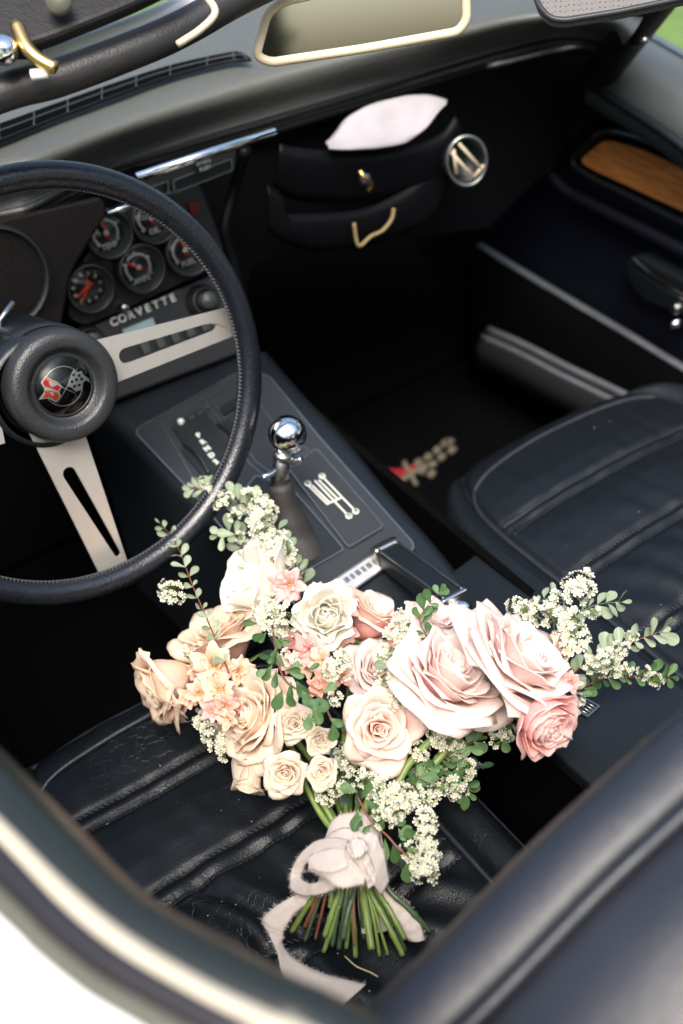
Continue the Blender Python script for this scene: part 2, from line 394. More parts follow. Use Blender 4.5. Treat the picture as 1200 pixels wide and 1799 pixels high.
# ================================================================ ground and surroundings
def ground():
    me = mesh('ground', [(-60, -60, 0), (60, -60, 0), (60, 60, 0), (-60, 60, 0)], [(0, 1, 2, 3)], mat('lawn', (.10, .17, .035), .9, var=.45, vscale=9, bump=.6, bscale=60, bdist=.02), False)
    return tag(link('ground', me), kind='structure')
ground()
def woodland():
    rnd = random.Random(3); vs_, fs, mi = [], [], []
    mats = [leafmat('tree_leaf', (.07, .13, .03), (.12, .18, .04), .35), mat('bark', (.07, .05, .035), .9)]
    for k in range(11):
        a = R(150) + R(210) * k / 10 + rnd.uniform(-.1, .1); rad = rnd.uniform(9, 14); c = V((math.cos(a) * rad, math.sin(a) * rad, 0)); H = rnd.uniform(5.5, 9)
        tv, tf = tube([c, c + V((.1, .1, H * .35)), c + V((.3, -.1, H * .8))], lambda t: .22 * (1 - t) + .05, 8); kk = len(vs_); vs_ += tv; fs += [tuple(i + kk for i in f) for f in tf]; mi += [1] * len(tf)
        for j in range(1900):
            d = V((rnd.gauss(0, 1), rnd.gauss(0, 1), rnd.gauss(0, 1))).normalized()
            q = c + V((d.x * 2.9, d.y * 2.9, H * .58 + d.z * H * .42)) * 1 - V((0, 0, 0))
            q = c + (q - c) * 1; f_ = rnd.random() ** .45
            q = V((c.x + d.x * 2.9 * f_, c.y + d.y * 2.9 * f_, H * .58 + d.z * H * .42 * f_)) + noise.noise_vector(q * .7) * .8
            u = V((rnd.gauss(0, 1), rnd.gauss(0, 1), rnd.gauss(0, 1))).normalized(); w_ = u.orthogonal().normalized(); s = rnd.uniform(.08, .2)
            kk = len(vs_); vs_ += [q - u * s, q + w_ * s * .6, q + u * s, q - w_ * s * .6]; fs.append((kk, kk + 1, kk + 2, kk + 3)); mi.append(0)
    me = mesh('woodland', vs_, fs, mats, False, uvs=[(0, 0)] * len(vs_), mi=mi)
    tag(link('woodland', me), kind='stuff')
woodland()

# ================================================================ the car
car = empty('convertible_car', loc=(0, 0, 0))
tag(car, 'white open convertible car with black leather cabin, wooden door inlay and chrome trim', 'car')
Z = 0.38
# ---- exterior and tub
def quad(name, a, b, c, d, mt, th=.01, parent=car, nrm=None):
    n = (V(b) - V(a)).cross(V(d) - V(a)).normalized() if nrm is None else V(nrm)
    return obj(name, *prism([a, b, c, d], n, th), mt, parent, smooth=False)
quad('floor', (-.06, .05, .15), (1.06, .05, .15), (1.06, 1.75, .15), (-.06, 1.75, .15), M['carpet'], .02)
quad('firewall', (-.10, 1.66, .15), (1.12, 1.66, .15), (1.12, 1.56, .78), (-.10, 1.56, .78), M['carpet'], .02)
quad('rear_bulkhead', (1.12, -.02, .1), (-.10, -.02, .1), (-.10, -.10, .70), (1.12, -.10, .70), M['carpet'], .02)
# hood beyond the windscreen
rows = []
for j in range(9):
    t = j / 8; y = 1.50 + t * 1.3
    rows.append([V((-.42 + 1.8 * i / 14, y, .80 + .05 * math.sin(PI * i / 14) - .12 * t * t + .05 * math.exp(-((i - 1.5) / 1.5) ** 2) + .05 * math.exp(-((i - 12.5) / 1.5) ** 2))) for i in range(15)])
obj('hood', *loft(rows), M['white'], car, solid=.008)

# driver side sill of the door: bands along the belt
def edge(pts):                                   # (px,py,z)
    q = [P(a, b, z=c) for a, b, c in pts]; f, l = q[0], q[-1]; z_ = f.z; off = f.x - .0
    q = [V((off - .03, 1.50, z_)), V((off - .01, 1.15, z_)), V((off + .0, .85, z_))] + q + [l + V((.06, -.16, .01)), l + V((.09, -.42, .015))]
    return crv(q, 8)
E0b = edge([(-260, 1075, .70), (0, 1345, .70), (125, 1475, .70), (250, 1598, .70), (417, 1694, .70), (520, 1744, .70), (680, 1830, .70)])
E0 = edge([(-260, 1060, .765), (0, 1333, .765), (125, 1462, .765), (250, 1587, .765), (417, 1683, .765), (510, 1733, .765), (670, 1815, .765)])
E1 = edge([(-300, 1150, .785), (0, 1452, .785), (120, 1570, .785), (225, 1655, .785), (360, 1738, .785), (480, 1795, .785), (640, 1870, .785)])
E2 = edge([(-308, 1165, .787), (0, 1472, .787), (113, 1589, .787), (215, 1674, .787), (343, 1750, .787), (447, 1803, .787), (613, 1882, .787)])
E3 = edge([(-330, 1265, .780), (0, 1562, .780), (90, 1652, .780), (180, 1722, .780), (270, 1772, .780), (350, 1815, .780), (520, 1900, .780)])
E4 = edge([(-340, 1300, .783), (0, 1602, .783), (75, 1672, .783), (160, 1742, .783), (220, 1778, .783), (290, 1820, .783), (450, 1915, .783)])
def bandloft(name, A, B, mt, bulge, parent=car, n=6, th=.004):
    rows = []
    for k in range(n + 1):
        t = k / n; rows.append([a.lerp(b, t) + V((0, 0, bulge * math.sin(PI * t))) for a, b in zip(A, B)])
    return obj(name, *loft(rows), mt, parent, solid=0 if not th else th)
ddoor = empty('driver_door', car)
bandloft('door_top', E0, E1, M['belt'], .012, ddoor)
rows = [[p for p in E0], [p for p in E0b], [p + V((-.012, 0, -.5)) for p in E0b]]
obj('inner_panel', *loft(rows), M['doorblue'], ddoor, solid=.004)
bandloft('trim_strip', [a - V((0, 0, .001)) for a in E1], E2, M['cream'], .004, ddoor)
bandloft('rubber_seal', [a - V((0, 0, .003)) for a in E2], E3, M['rubber'], .006, ddoor)
bandloft('weather_strip', [a - V((0, 0, .001)) for a in E3], E4, M['olive'], .003, ddoor)
rows = []
for k in range(9):
    t = k / 8
    rows.append([a + V((-.26 * math.sin(t * 1.75), 0, -.004 - .03 * t - .52 * t ** 2.6)) for a in E4])
obj('body_panel', *loft(rows), M['white'], ddoor)

for x0 in (-.075, 1.10):
    obj('side_wall', *box((x0, .86, .40), (1, 0, 0), (0, 1, 0), (0, 0, 1), .02, 1.60, .54), M['softblack'], car, smooth=False)
# ---- seats
def seat_fn(cx, yf, W, L_, zt, seams, rnd):
    yc = yf - L_ / 2
    def xy(s, t):
        return cx + W / 2 * s * math.sqrt(max(.05, 1 - (.42 if cx < .5 else .60) * max(0, t) ** 5)), yc + L_ / 2 * t * math.sqrt(max(.05, 1 - (.13 if cx < .5 else .24) * s ** 4))
    def zz(s, t):
        x, y = xy(s, t)
        e = 1 - max(abs(s), abs(t) if t > 0 else 0)
        z = zt + (0 if cx < .5 else .022 * (1 - s * s) * (1 - max(0, t) ** 3) - .006)
        if e < .16:
            q = 1 - e / .16; z -= .045 * (1 - math.sqrt(max(0, 1 - q * q)))
        z += .010 * math.exp(-((abs(s) - .86) / .10) ** 2)                  # side bolster
        z -= .009 * math.exp(-((abs(s) - .73) / .022) ** 2)                 # its groove
        if abs(s) < .73:
            env = 1 - (abs(s) / .73) ** 6
            prevd = min([abs(y - q) for q in seams] + [9])
            for q in seams: z -= .0045 * env * math.exp(-((y - q) / .0032) ** 2)
            z += .0035 * env * min(1, prevd / .03)
            # leather folds
            fo_ = 1.0 if cx < .5 else .3
            z += fo_ * .0035 * env * noise.noise(V((x * 16 + 3, y * 7, cx))) + .0012 * env * noise.noise(V((x * 60, y * 26, 1 + cx)))
            z += fo_ * .0045 * env * math.exp(-((y - (yf - .33)) / .09) ** 2) * math.sin((x * .8 + y * .35) * 190 + 2 * noise.noise(V((x * 20, y * 20, 0))))
        return z
    return xy, zz
def lin(a, b, n): return [a + (b - a) * i / n for i in range(n + 1)]
def build_seat(name, cx, yf, W, L_, zt, pairs, mt, label):
    s_ = empty(name, car); s_['label'] = label
    seams = [q for p in pairs for q in p]
    xy, zz = seat_fn(cx, yf, W, L_, zt, seams, random)
    ss = lin(-1, 1, 110)
    ts = lin(-1, 1, 170)
    rows = []
    for t in ts: rows.append([V((*xy(s, t), zz(s, t))) for s in ss])
    # skirt
    vs_, fs = loft(rows); n = len(ss); m_ = len(ts)
    per = [i for i in range(n)] + [(j + 1) * n - 1 for j in range(1, m_)] + [(m_ - 1) * n + i for i in range(n - 2, -1, -1)] + [j * n for j in range(m_ - 2, 0, -1)]
    c = V((cx, yf - L_ / 2, 0)); k0 = len(vs_); K = len(per)
    for lev, (dz, gr) in enumerate(((.02, 1.012), (.06, 1.015), (.16, .96))):
        for i in per:
            p = vs_[i]; vs_.append(V((c.x + (p.x - c.x) * gr, c.y + (p.y - c.y) * gr, p.z - dz)))
    for i in range(K):
        j = (i + 1) % K
        fs.append((per[i], per[j], k0 + j, k0 + i))
        for lev in range(2): fs.append((k0 + lev * K + i, k0 + lev * K + j, k0 + (lev + 1) * K + j, k0 + (lev + 1) * K + i))
    obj('cushion', vs_, fs, mt, s_)
    # piping around the inner panel
    pts = []
    for t in lin(-1, .80, 40): pts.append((-.73, t))
    for s in lin(-.73, .73, 30)[1:]: pts.append((s, .80 + .04 * (1 - (s / .73) ** 2)))
    for t in lin(.80, -1, 40)[1:]: pts.append((.73, t))
    # rounded corners
    path = [V((*xy(s, t), zz(s, t) + .002)) for s, t in pts]
    for _ in range(5): path = [path[0]] + [(path[i - 1] + path[i] * 2 + path[i + 1]) / 4 for i in range(1, len(path) - 1)] + [path[-1]]
    obj('piping', *tube(path, .0026, 8), M['seatback'], s_)
    pts = [(-.99, t) for t in lin(-1, .98, 50)] + [(s, .985) for s in lin(-.97, .97, 40)] + [(.99, t) for t in lin(.98, -1, 50)]
    path = [V((*xy(s, t), zz(s, t) + .001)) for s, t in pts]
    for _ in range(6): path = [path[0]] + [(path[i - 1] + path[i] * 2 + path[i + 1]) / 4 for i in range(1, len(path) - 1)] + [path[-1]]
    obj('piping', *tube(path, .0028, 8), M['seatback'], s_)
    # stitch rows beside every seam, joined
    for q in seams:
        mb = MB(); t = (q - (yf - L_ / 2)) / (L_ / 2); s = -.70
        sgn = 1 if (seams.index(q) % 2 == 0) else -1
        while s < .70:
            s2 = s + .0035 / (W / 2)
            a = V((*xy(s, t), zz(s, t))); b = V((*xy(s2, t), zz(s2, t)))
            off = V((0, .0028 * sgn, .0)) 
            a = a + off; b = b + off * .3; a.z = zz(s, t + .0028 * sgn / (L_ / 2)) + .0006; b.z = zz(s2, t + .0009 * sgn / (L_ / 2)) + .0004
            mb.add(*tube([a, b], .00055, 4)); s += .0052 / (W / 2)
        o = mb.obj('stitching', M['thread'], s_, smooth=False); o['kind'] = 'stuff'
    return s_, xy, zz
M['thread'] = mat('dark_thread', (.035, .04, .05), .6)
dseat, dxy, dzz = build_seat('driver_seat', .196, .815, .385, .56, .38, [(.705, .688), (.600, .582), (.492, .474)], M['seat'], 'creased black leather driver seat holding the bouquet')
pseat, pxy_, pzz = build_seat('passenger_seat', .755, .888, .44, .60, .40, [(.752, .738), (.650, .636), (.548, .534)], M['pseat'], 'empty black leather passenger seat')

# driver's backrest, near the lens
def backrest(parent):
    # outline in XZ: left side, rounded shoulder, top
    front = []
    key = [(700, 2100, .30), (560, 1860, .30)]
    top = [P(470, 1905, y=.285), P(600, 1776, y=.285), P(760, 1625, y=.285), P(930, 1452, y=.285), P(1060, 1335, y=.285), P(1200, 1215, y=.285), P(1400, 1075, y=.285)]
    top = crv(top, 6)
    prof = []      # (dy, dz) cross-section going from the front face over the top to the back
    sec = [(.02, -.30), (.012, -.10), (.004, -.03), (-.006, -.006), (-.022, .004), (-.040, .002), (-.048, -.006), (-.056, -.003), (-.085, .002), (-.115, -.004), (-.135, -.016), (-.150, -.04), (-.158, -.09), (-.165, -.20), (-.175, -.42)]
    secc = crv([V((0, a, b)) for a, b in sec], 4)
    rows = []
    for q in secc: rows.append([p + V((0, q.y, q.z)) for p in top])
    bv, bf = loft(rows); m_ = len(top); bf += [tuple(i * m_ for i in range(len(rows))), tuple(i * m_ + m_ - 1 for i in range(len(rows) - 1, -1, -1))]
    obj('backrest', bv, bf, M['seatback'], parent)
    obj('backrest_piping', *tube([p + V((0, -.050, .001)) for p in top], .004, 8), M['seatback'], parent)
    obj('backrest_piping', *tube([p + V((0, -.152, -.045)) for p in top], .0045, 8), M['seatback'], parent)
backrest(dseat)

# passenger's backrest, rear deck and the nose of the car, beyond the frame
pb = []
for k in range(13):
    t = k / 12; hw = .215 * (1 - .35 * max(0, t - .6) ** 2 * 4); y0 = .31 - .10 * t; z0 = .36 + .42 * t
    pb.append([V((.775 + hw * math.cos(a), y0 + (.055 - .03 * max(0, t - .85) * 6) * math.sin(a), z0)) for a in [2 * PI * i / 24 for i in range(24)]])
bv, bf = loft(pb, closed=True); bf.append(tuple(range(12 * 24, 13 * 24)))
obj('backrest', bv, bf, M['pseat'], pseat, bevel=.02)
rows = [[V((x, y, z + .03 * math.sin(PI * (x + .3) / 1.6))) for x in lin(-.30, 1.30, 12)] for y, z in ((-.12, .70), (-.16, .77), (-.5, .80), (-1.0, .76), (-1.2, .68), (-1.26, .45))]
obj('rear_deck', *loft(rows), M['white'], car)
for sx, x0 in ((-1, -.30), (1, 1.14)):
    rows = [[V((x0 + sx * (.02 + .10 * math.sin(PI * t)), y, z)) for y in lin(-1.2, 2.8, 16)] for t, z in ((0, .76), (.3, .62), (.6, .45), (1, .24))]
    if sx < 0: obj('fender', *loft([[p for p in r_ if p.y > 1.45] for r_ in rows]), M['white'], car)
    obj('fender', *loft([[p for p in r_ if (p.y < -.35 if sx < 0 else p.y > 1.2 or False)] for r_ in rows]), M['white'], car)

# ---- centre console
CP = Plane((.495, .745, .44), (0, -.256, .967))
console = empty('centre_console', car)
def cp(px, py, off=0): return CP(px, py, off)
# main body: surface following the console outline
oL = [(150, 700), (232, 775), (330, 872), (420, 960), (520, 1062), (620, 1162), (760, 1300)]
oR = [(455, 615), (520, 690), (600, 775), (680, 875), (745, 948), (800, 1015), (870, 1095)]
L3 = crv([cp(*p) for p in oL], 6); R3 = crv([cp(*p) for p in oR], 6)
rows = [[p + V((.0, 0, -.28)) for p in L3], [p + V((-.004, 0, -.012)) for p in L3], [p + V((.002, 0, -.002)) for p in L3]]
for k in range(1, 8): rows.append([a.lerp(b, k / 8) for a, b in zip(L3, R3)])
rows += [[p + V((-.002, 0, -.001)) for p in R3], [p + V((.008, 0, -.006)) for p in R3], [p + V((.012, 0, -.02)) for p in R3], [p + V((.012, 0, -.28)) for p in R3]]
obj('console_body', *loft(rows), M['console'], console)
# front wall of console towards the radio
# rear flat lid between the seats
ra = P(770, 1180, z=.415); 
lid = [P(860, 1060, z=.425), P(1130, 1290, z=.425), P(1300, 1440, z=.425), P(1190, 1540, z=.425), P(955, 1303, z=.425), P(760, 1140, z=.425)]
lid = [V((.395, .66, .425)), V((.565, .66, .425)), V((.565, .05, .425)), V((.395, .05, .425))]
lidp = Plane((.5, .5, .425), (0, 0, 1))
LA = lidp(810, 1165); LB = lidp(1035, 1372)                      # left edge of the lid as the photo shows it
xl = (lidp(954, 1304).x + lidp(1029, 1367).x) / 2
obj('console_lid', *prism(rpoly([(xl, .70, .425), (.565, .72, .425), (.575, .05, .425), (xl, .05, .425)], .012), (0, 0, 1), .02), M['console'], console, bevel=.004)
obj('lid_side', *prism([(xl + .004, .70, .403), (.57, .70, .403), (.57, .05, .403), (xl + .004, .05, .403)], (0, 0, 1), .25), M['softblack'], console, smooth=False)
# small grid switch on the lid
sw = [lidp(a, b, .003) for a, b in ((1000, 1240), (1022, 1222), (1055, 1240), (1033, 1260))]
obj('switch_bezel', *ringprism(sw, [p.lerp(sum(sw, V()) / 4, .18) for p in sw], (0, 0, 1), .004), M['chromeworn'], console, smooth=False)
obj('switch', *prism([p.lerp(sum(sw, V()) / 4, .2) - V((0, 0, .001)) for p in sw], (0, 0, 1), .003), M['dial'], console, smooth=False)
for k in range(1, 5):
    a = sw[0].lerp(sw[1], k / 5) - V((0, 0, .001)); b = sw[3].lerp(sw[2], k / 5) - V((0, 0, .001)); a, b = a.lerp(b, .15), a.lerp(b, .85)
    obj('switch_rib', *tube([a, b], .0007, 6), M['chromeworn'], console)
obj('rivet', *lathe([(.0022, 0), (.002, .0008), (.0006, .0012)], lidp(992, 1310, .0), (0, 0, 1), 16, cap=True), M['print'], console)

# trim plate
def plate(name, pts, mt, th=.003, off=.002, rad=.004, parent=None, pl=CP, bevel=0):
    return obj(name, *prism(rpoly([pl(a, b, off) for a, b in pts], rad), pl.n, th), mt, parent or console, smooth=False, bevel=bevel)
def frame(name, pts, wd, mt, th=.003, off=.004, rad=.004, parent=None, pl=CP):
    o = rpoly([pl(a, b, off) for a, b in pts], rad); c = sum(o, V()) / len(o)
    n = len(o); inn = []
    for i in range(n):
        tg = (o[(i + 1) % n] - o[i - 1]).normalized(); q = pl.n.cross(tg)
        if q.dot(c - o[i]) < 0: q = -q
        inn.append(o[i] + q * wd)
    return obj(name, *ringprism(o, inn, pl.n, th), mt, parent or console, smooth=False)
TR = [(232, 756), (418, 652), (470, 655), (560, 765), (735, 962), (600, 1045), (530, 1075), (420, 965), (345, 875)]
plate('trim_plate', TR, M['plate'], .004, .003, .012)
frame('trim_chrome', TR, .0015, M['chromeworn'], .004, .0045, .012)
# indicator panel and left/right sub panels
frame('panel_bezel', [(283, 745), (360, 700), (440, 815), (465, 835), (392, 888), (345, 850)], .0008, M['chromeworn'], .002, .005, .003)
frame('panel_bezel', [(368, 698), (425, 664), (500, 770), (545, 790), (475, 830), (450, 812)], .0008, M['chromeworn'], .002, .005, .003)
plate('indicator_panel', [(300, 748), (356, 716), (424, 815), (375, 850)], M['dial'], .004, .006, .003)
gp = empty('gear_indicator', car)
ax, ay = CP.axes(300, 748, 356, 716)
ay = (cp(300, 748) - cp(372, 845)).normalized()
lx = (cp(356, 716) - cp(300, 748)).normalized()
for k, ch in enumerate('PRND21'):
    t = k / 5; px_, py_ = 349 + 38 * t, 765 + 58 * t
    text('gear_letter', ch, cp(px_, py_, .0066), lx, CP.n.cross(lx), .0085, M['print'], gp, .0003, .0004)
for k in range(4):
    a = cp(322 + 5 * k * 3, 742 - 9 * k, .0064)
    obj('indicator_mark', *box(a, lx, CP.n.cross(lx), CP.n, .006, .0022, .0006), M['dialgrey'], gp, smooth=False)
obj('indicator_knob', *lathe([(.0035, 0), (.0035, .003), (.001, .005)], cp(318, 742, .006), CP.n, 14, cap=True), M['print'], gp)
# dark slots
for a, b, c, d in (((318, 790), (330, 783), (378, 838), (366, 848)), ((388, 742), (402, 735), (440, 790), (428, 800)), ((385, 715), (430, 690), (438, 702), (393, 728))):
    plate('panel_slot', [a, b, c, d], M['dial'], .003, .0062, .003)
for k in range(2):
    pth = crv([cp(322 + 60 * k, 780 - 35 * k, .007), cp(345 + 60 * k, 795 - 35 * k, .011), cp(368 + 55 * k, 832 - 35 * k, .007)], 6)
    obj('panel_lever', *tube(pth, .002, 8), M['plastic'], gp)
# shifter well
plate('shifter_well', [(450, 835), (512, 862), (602, 965), (535, 1000), (470, 945), (415, 880)], M['dial'], .004, .0055, .004)
frame('well_frame', [(450, 833), (514, 858), (606, 965), (536, 1004), (468, 948), (412, 880)], .0011, M['chromeworn'], .003, .0066, .004)
# pattern plate
PPL = [(512, 848), (556, 786), (674, 922), (610, 962)]
PPL = [(505, 822), (556, 786), (676, 924), (612, 962)]
plate('pattern_plate', PPL, M['plate'], .003, .0068, .005)
frame('pattern_plate_edge', PPL, .0009, M['chromeworn'], .003, .0078, .005)
pat = empty('shift_pattern', car)
def pline(a, b, w_=.0008):
    A, B = cp(*a, .0082), cp(*b, .0082); d = (B - A).normalized(); q = CP.n.cross(d) * w_
    obj('pattern_line', *prism([A - q, B - q, B + q, A + q], CP.n, .0008), M['print'], pat, smooth=False)
def pdot(a, ch):
    A = cp(*a, .0086); obj('pattern_dot', *lathe([(.0036, 0), (.0036, .0006), (.0001, .0006)], A - CP.n * .0006, CP.n, 16), M['print'], pat)
    text('pattern_number', ch, A + CP.n * .0004, lx, CP.n.cross(lx), .0052, M['dial'], pat, .0003, .0003)
g1, g3, gR = (540, 850), (565, 838), (552, 844)
b2, b4, bR = (575, 877), (617, 907), (600, 890)
pline((540, 851), (576, 886)); pline((553, 844), (612, 906)); pline((566, 837), (625, 898)); pline((575, 885), (602, 873)); pline((548, 852), (580, 883)); pline((560, 843), (594, 877))
for a, ch in (((541, 849), 'R'), ((566, 836), '1'), ((613, 906), '2'), ((625, 898), '4')): pdot(a, ch)
# plaque in front of the handbrake
PQ = [(568, 1030), (664, 966), (690, 988), (600, 1052)]
plate('plaque', PQ, M['steel'], .003, .006, .003)
frame('plaque_edge', PQ, .0014, M['chromeworn'], .003, .0072, .003)
px0 = cp(578, 1026); ax = (cp(672, 972) - cp(578, 1034)).normalized()
for k in range(9):
    t = (k + .5) / 9; c = cp(585 + 88 * t, 1034 - 56 * t, .0066)
    obj('plaque_mark', *box(c, ax, CP.n.cross(ax), CP.n, .0035 if k % 2 else .005, .006, .0008), M['chromeworn'], console, smooth=False)

# ---- shifter
sh = empty('gear_shifter', car)
KN = P(504, 764, d=1.13); kr = 35 / pxm(KN)
base = cp(560, 985, -.01); 
obj('shift_knob', *lathe([(kr * math.sin(PI * i / 24), -kr * math.cos(PI * i / 24)) for i in range(25)], KN, (0, 0, 1), 48), M['chrome'], sh)
collar = P(491, 838, d=1.155); boot0 = P(492, 850, d=1.158)
obj('shift_lever', *tube([KN + (collar - KN) * .3, collar, collar + (collar - KN) * .4], .0085, 16), M['chromeworn'], sh)
obj('collar', *tube([KN + (collar - KN) * .40, KN + (collar - KN) * .55], .010, 20), M['chromeworn'], sh)
hA = P(462, 838, d=1.145); hB = P(484, 828, d=1.148)
for a, b, c in (((461, 839), (480, 830), (492, 812)), ((530, 806), (512, 812), (500, 812))):
    obj('reverse_trigger', *tube(crv([P(*a, d=1.14), P(*b, d=1.145), P(*c, d=1.15)], 5), .0032, 8), M['chrome'], sh)
bootp = crv([boot0, P(502, 900, d=1.17), P(515, 945, d=1.18), P(530, 985, d=1.185)], 6)
def bootr(t): return .0115 + .018 * t ** 1.3 + .0005 * math.sin(t * 17)
obj('boot', *tube(bootp, bootr, 20), leather('boot_leather', (.022, .02, .019), .6, .5, 500), sh)

# ---- handbrake
hb = empty('handbrake', car)
h0 = P(683, 975, z=.452); h1 = P(800, 1062, z=.470)
dirh = (h1 - h0).normalized(); side = dirh.cross(V((0, 0, 1))).normalized(); uph = side.cross(dirh)
obj('grip', *box((h0 + h1) / 2, dirh, side, uph, (h1 - h0).length, .026, .022), M['console'], hb, smooth=False, bevel=.005)
for s in (-1, 1):
    obj('chrome_rail', *box((h0 + h1) / 2 + side * .010 * s + uph * .0118, dirh, side, uph, (h1 - h0).length * .98, .0022, .002), M['chromeworn'], hb, smooth=False, bevel=.0006)
obj('end_cap', *box(h0 - dirh * .004, dirh, side, uph, .012, .029, .025), M['chromeworn'], hb, smooth=False, bevel=.003)
obj('button', *tube([h1, h1 + dirh * .018], .008, 16), M['chrome'], hb)
obj('end_cap', *box(h1 - dirh * .0, dirh, side, uph, .006, .028, .024), M['chromeworn'], hb, smooth=False, bevel=.002)
obj('lever_arm', *box(h1 + dirh * .05 - uph * .006, dirh, side, uph, .09, .018, .014), M['softblack'], hb, smooth=False, bevel=.003)

# ================================================================ dashboard
dash = empty('dashboard', car)
def dl(pts, z): return [P(a, b, z=z) for a, b in pts]
lip = [(-260, 450), (0, 388), (60, 372), (190, 308), (330, 262), (480, 218), (640, 170), (800, 120), (900, 92), (985, 74), (1050, 80), (1075, 98)]
lip2 = [(-260, 420), (0, 352), (60, 335), (190, 275), (330, 232), (480, 190), (640, 142), (800, 94), (900, 68), (985, 54), (1060, 62), (1090, 84)]
crest = [(-260, 370), (0, 292), (60, 277), (190, 228), (330, 178), (480, 132), (640, 92), (800, 60), (900, 38), (985, 30), (1075, 38), (1110, 62)]
back = [(-260, 300), (0, 210), (60, 192), (190, 146), (330, 100), (480, 62), (640, 26), (800, 2), (900, -14), (985, -20), (1090, 0), (1130, 30)]
far = [(-260, 200), (0, 120), (60, 100), (190, 60), (330, 18), (480, -14), (640, -44), (800, -62), (900, -72), (985, -76), (1100, -50), (1150, -10)]
c1 = crv(dl(lip, .735), 6); c2 = crv(dl(lip2, .752), 6); c3 = crv(dl(crest, .79), 6); c4 = crv(dl(back, .80), 6); c5 = crv(dl(far, .80), 6)
secs = []
for a, b, c, d, e in zip(c1, c2, c3, c4, c5):
    un = a + V((0, .03, -.004))
    secs.append(crv([un, a + V((0, .006, -.006)), a, b, c, d, e, e + V((0, .05, -.03))], 5))
rows = [[s[k] for s in secs] for k in range(len(secs[0]))]
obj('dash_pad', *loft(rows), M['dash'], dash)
obj('lip_seam', *tube([p + V((0, -.002, .004)) for p in c1], .0022, 8), M['softblack'], dash)
obj('lip_seam', *tube([p + V((0, -.002, .011)) for p in c1], .0012, 8), M['thread'], dash)
obj('lip_underside', *tube([p + V((0, .006, -.010)) for p in c1], .006, 8), M['softblack'], dash)
# defroster grille with its cells
vent = empty('defroster_vent', car)
va, vb, vc, vd = (-20, 248), (425, 97), (440, 108), (-20, 237)
vtop = [(-120, 262), (0, 222), (100, 186), (200, 151), (300, 119), (400, 97), (425, 96)]
vbot = [(-120, 288), (0, 248), (100, 209), (200, 171), (300, 136), (400, 110), (441, 107)]
def vz(px, py):
    best = None
    for s in secs:
        for p in s:
            q = p - CAM; d = q.dot(cz_); x = q.dot(cx_) / d * FPX + 600; y = q.dot(cy_) / d * FPX + 899.5
            r_ = (x - px) ** 2 + (y - py) ** 2
            if best is None or r_ < best[0]: best = (r_, p)
    return best[1].z
def onpad(px, py, off=.006):
    return P(px, py, z=vz(px, py) + off)
VT = crv([onpad(*p) for p in vtop], 5); VB = crv([onpad(*p) for p in vbot], 5)
obj('vent_recess', *loft([VT, VB]), M['carpet'], vent, solid=.003)
up_ = V((0, 0, .0025))
obj('vent_frame', *tube([p + up_ * .4 for p in VT], .0020, 8), M['softblack'], vent)
obj('vent_frame', *tube([p + up_ * .4 for p in VB], .0020, 8), M['softblack'], vent)
obj('vent_bar', *tube([a.lerp(b, .5) + up_ for a, b in zip(VT, VB)], .0014, 8), M['plate'], vent)
for k in range(2, len(VT), 3):
    obj('vent_divider', *tube([VT[k] + up_ * .6, VB[k] + up_ * .6], .0018, 8), M['plate'], vent)

# face plane below the lip
FP = Plane((.46, 1.095, .70), (0, -1, .12))
def fp(px, py, off=0): return FP(px, py, off)
face = [(-200, 500), (-200, 400), (0, 380), (200, 300), (480, 220), (640, 170), (800, 120), (985, 80), (1060, 100), (1000, 260), (860, 400), (700, 420), (520, 430), (440, 470), (420, 640), (150, 800), (-100, 900)]
obj('dash_face', *prism([P(a, b, y=1.14) for a, b in face], (0, -1, 0), .02), M['softblack'], dash, smooth=False)
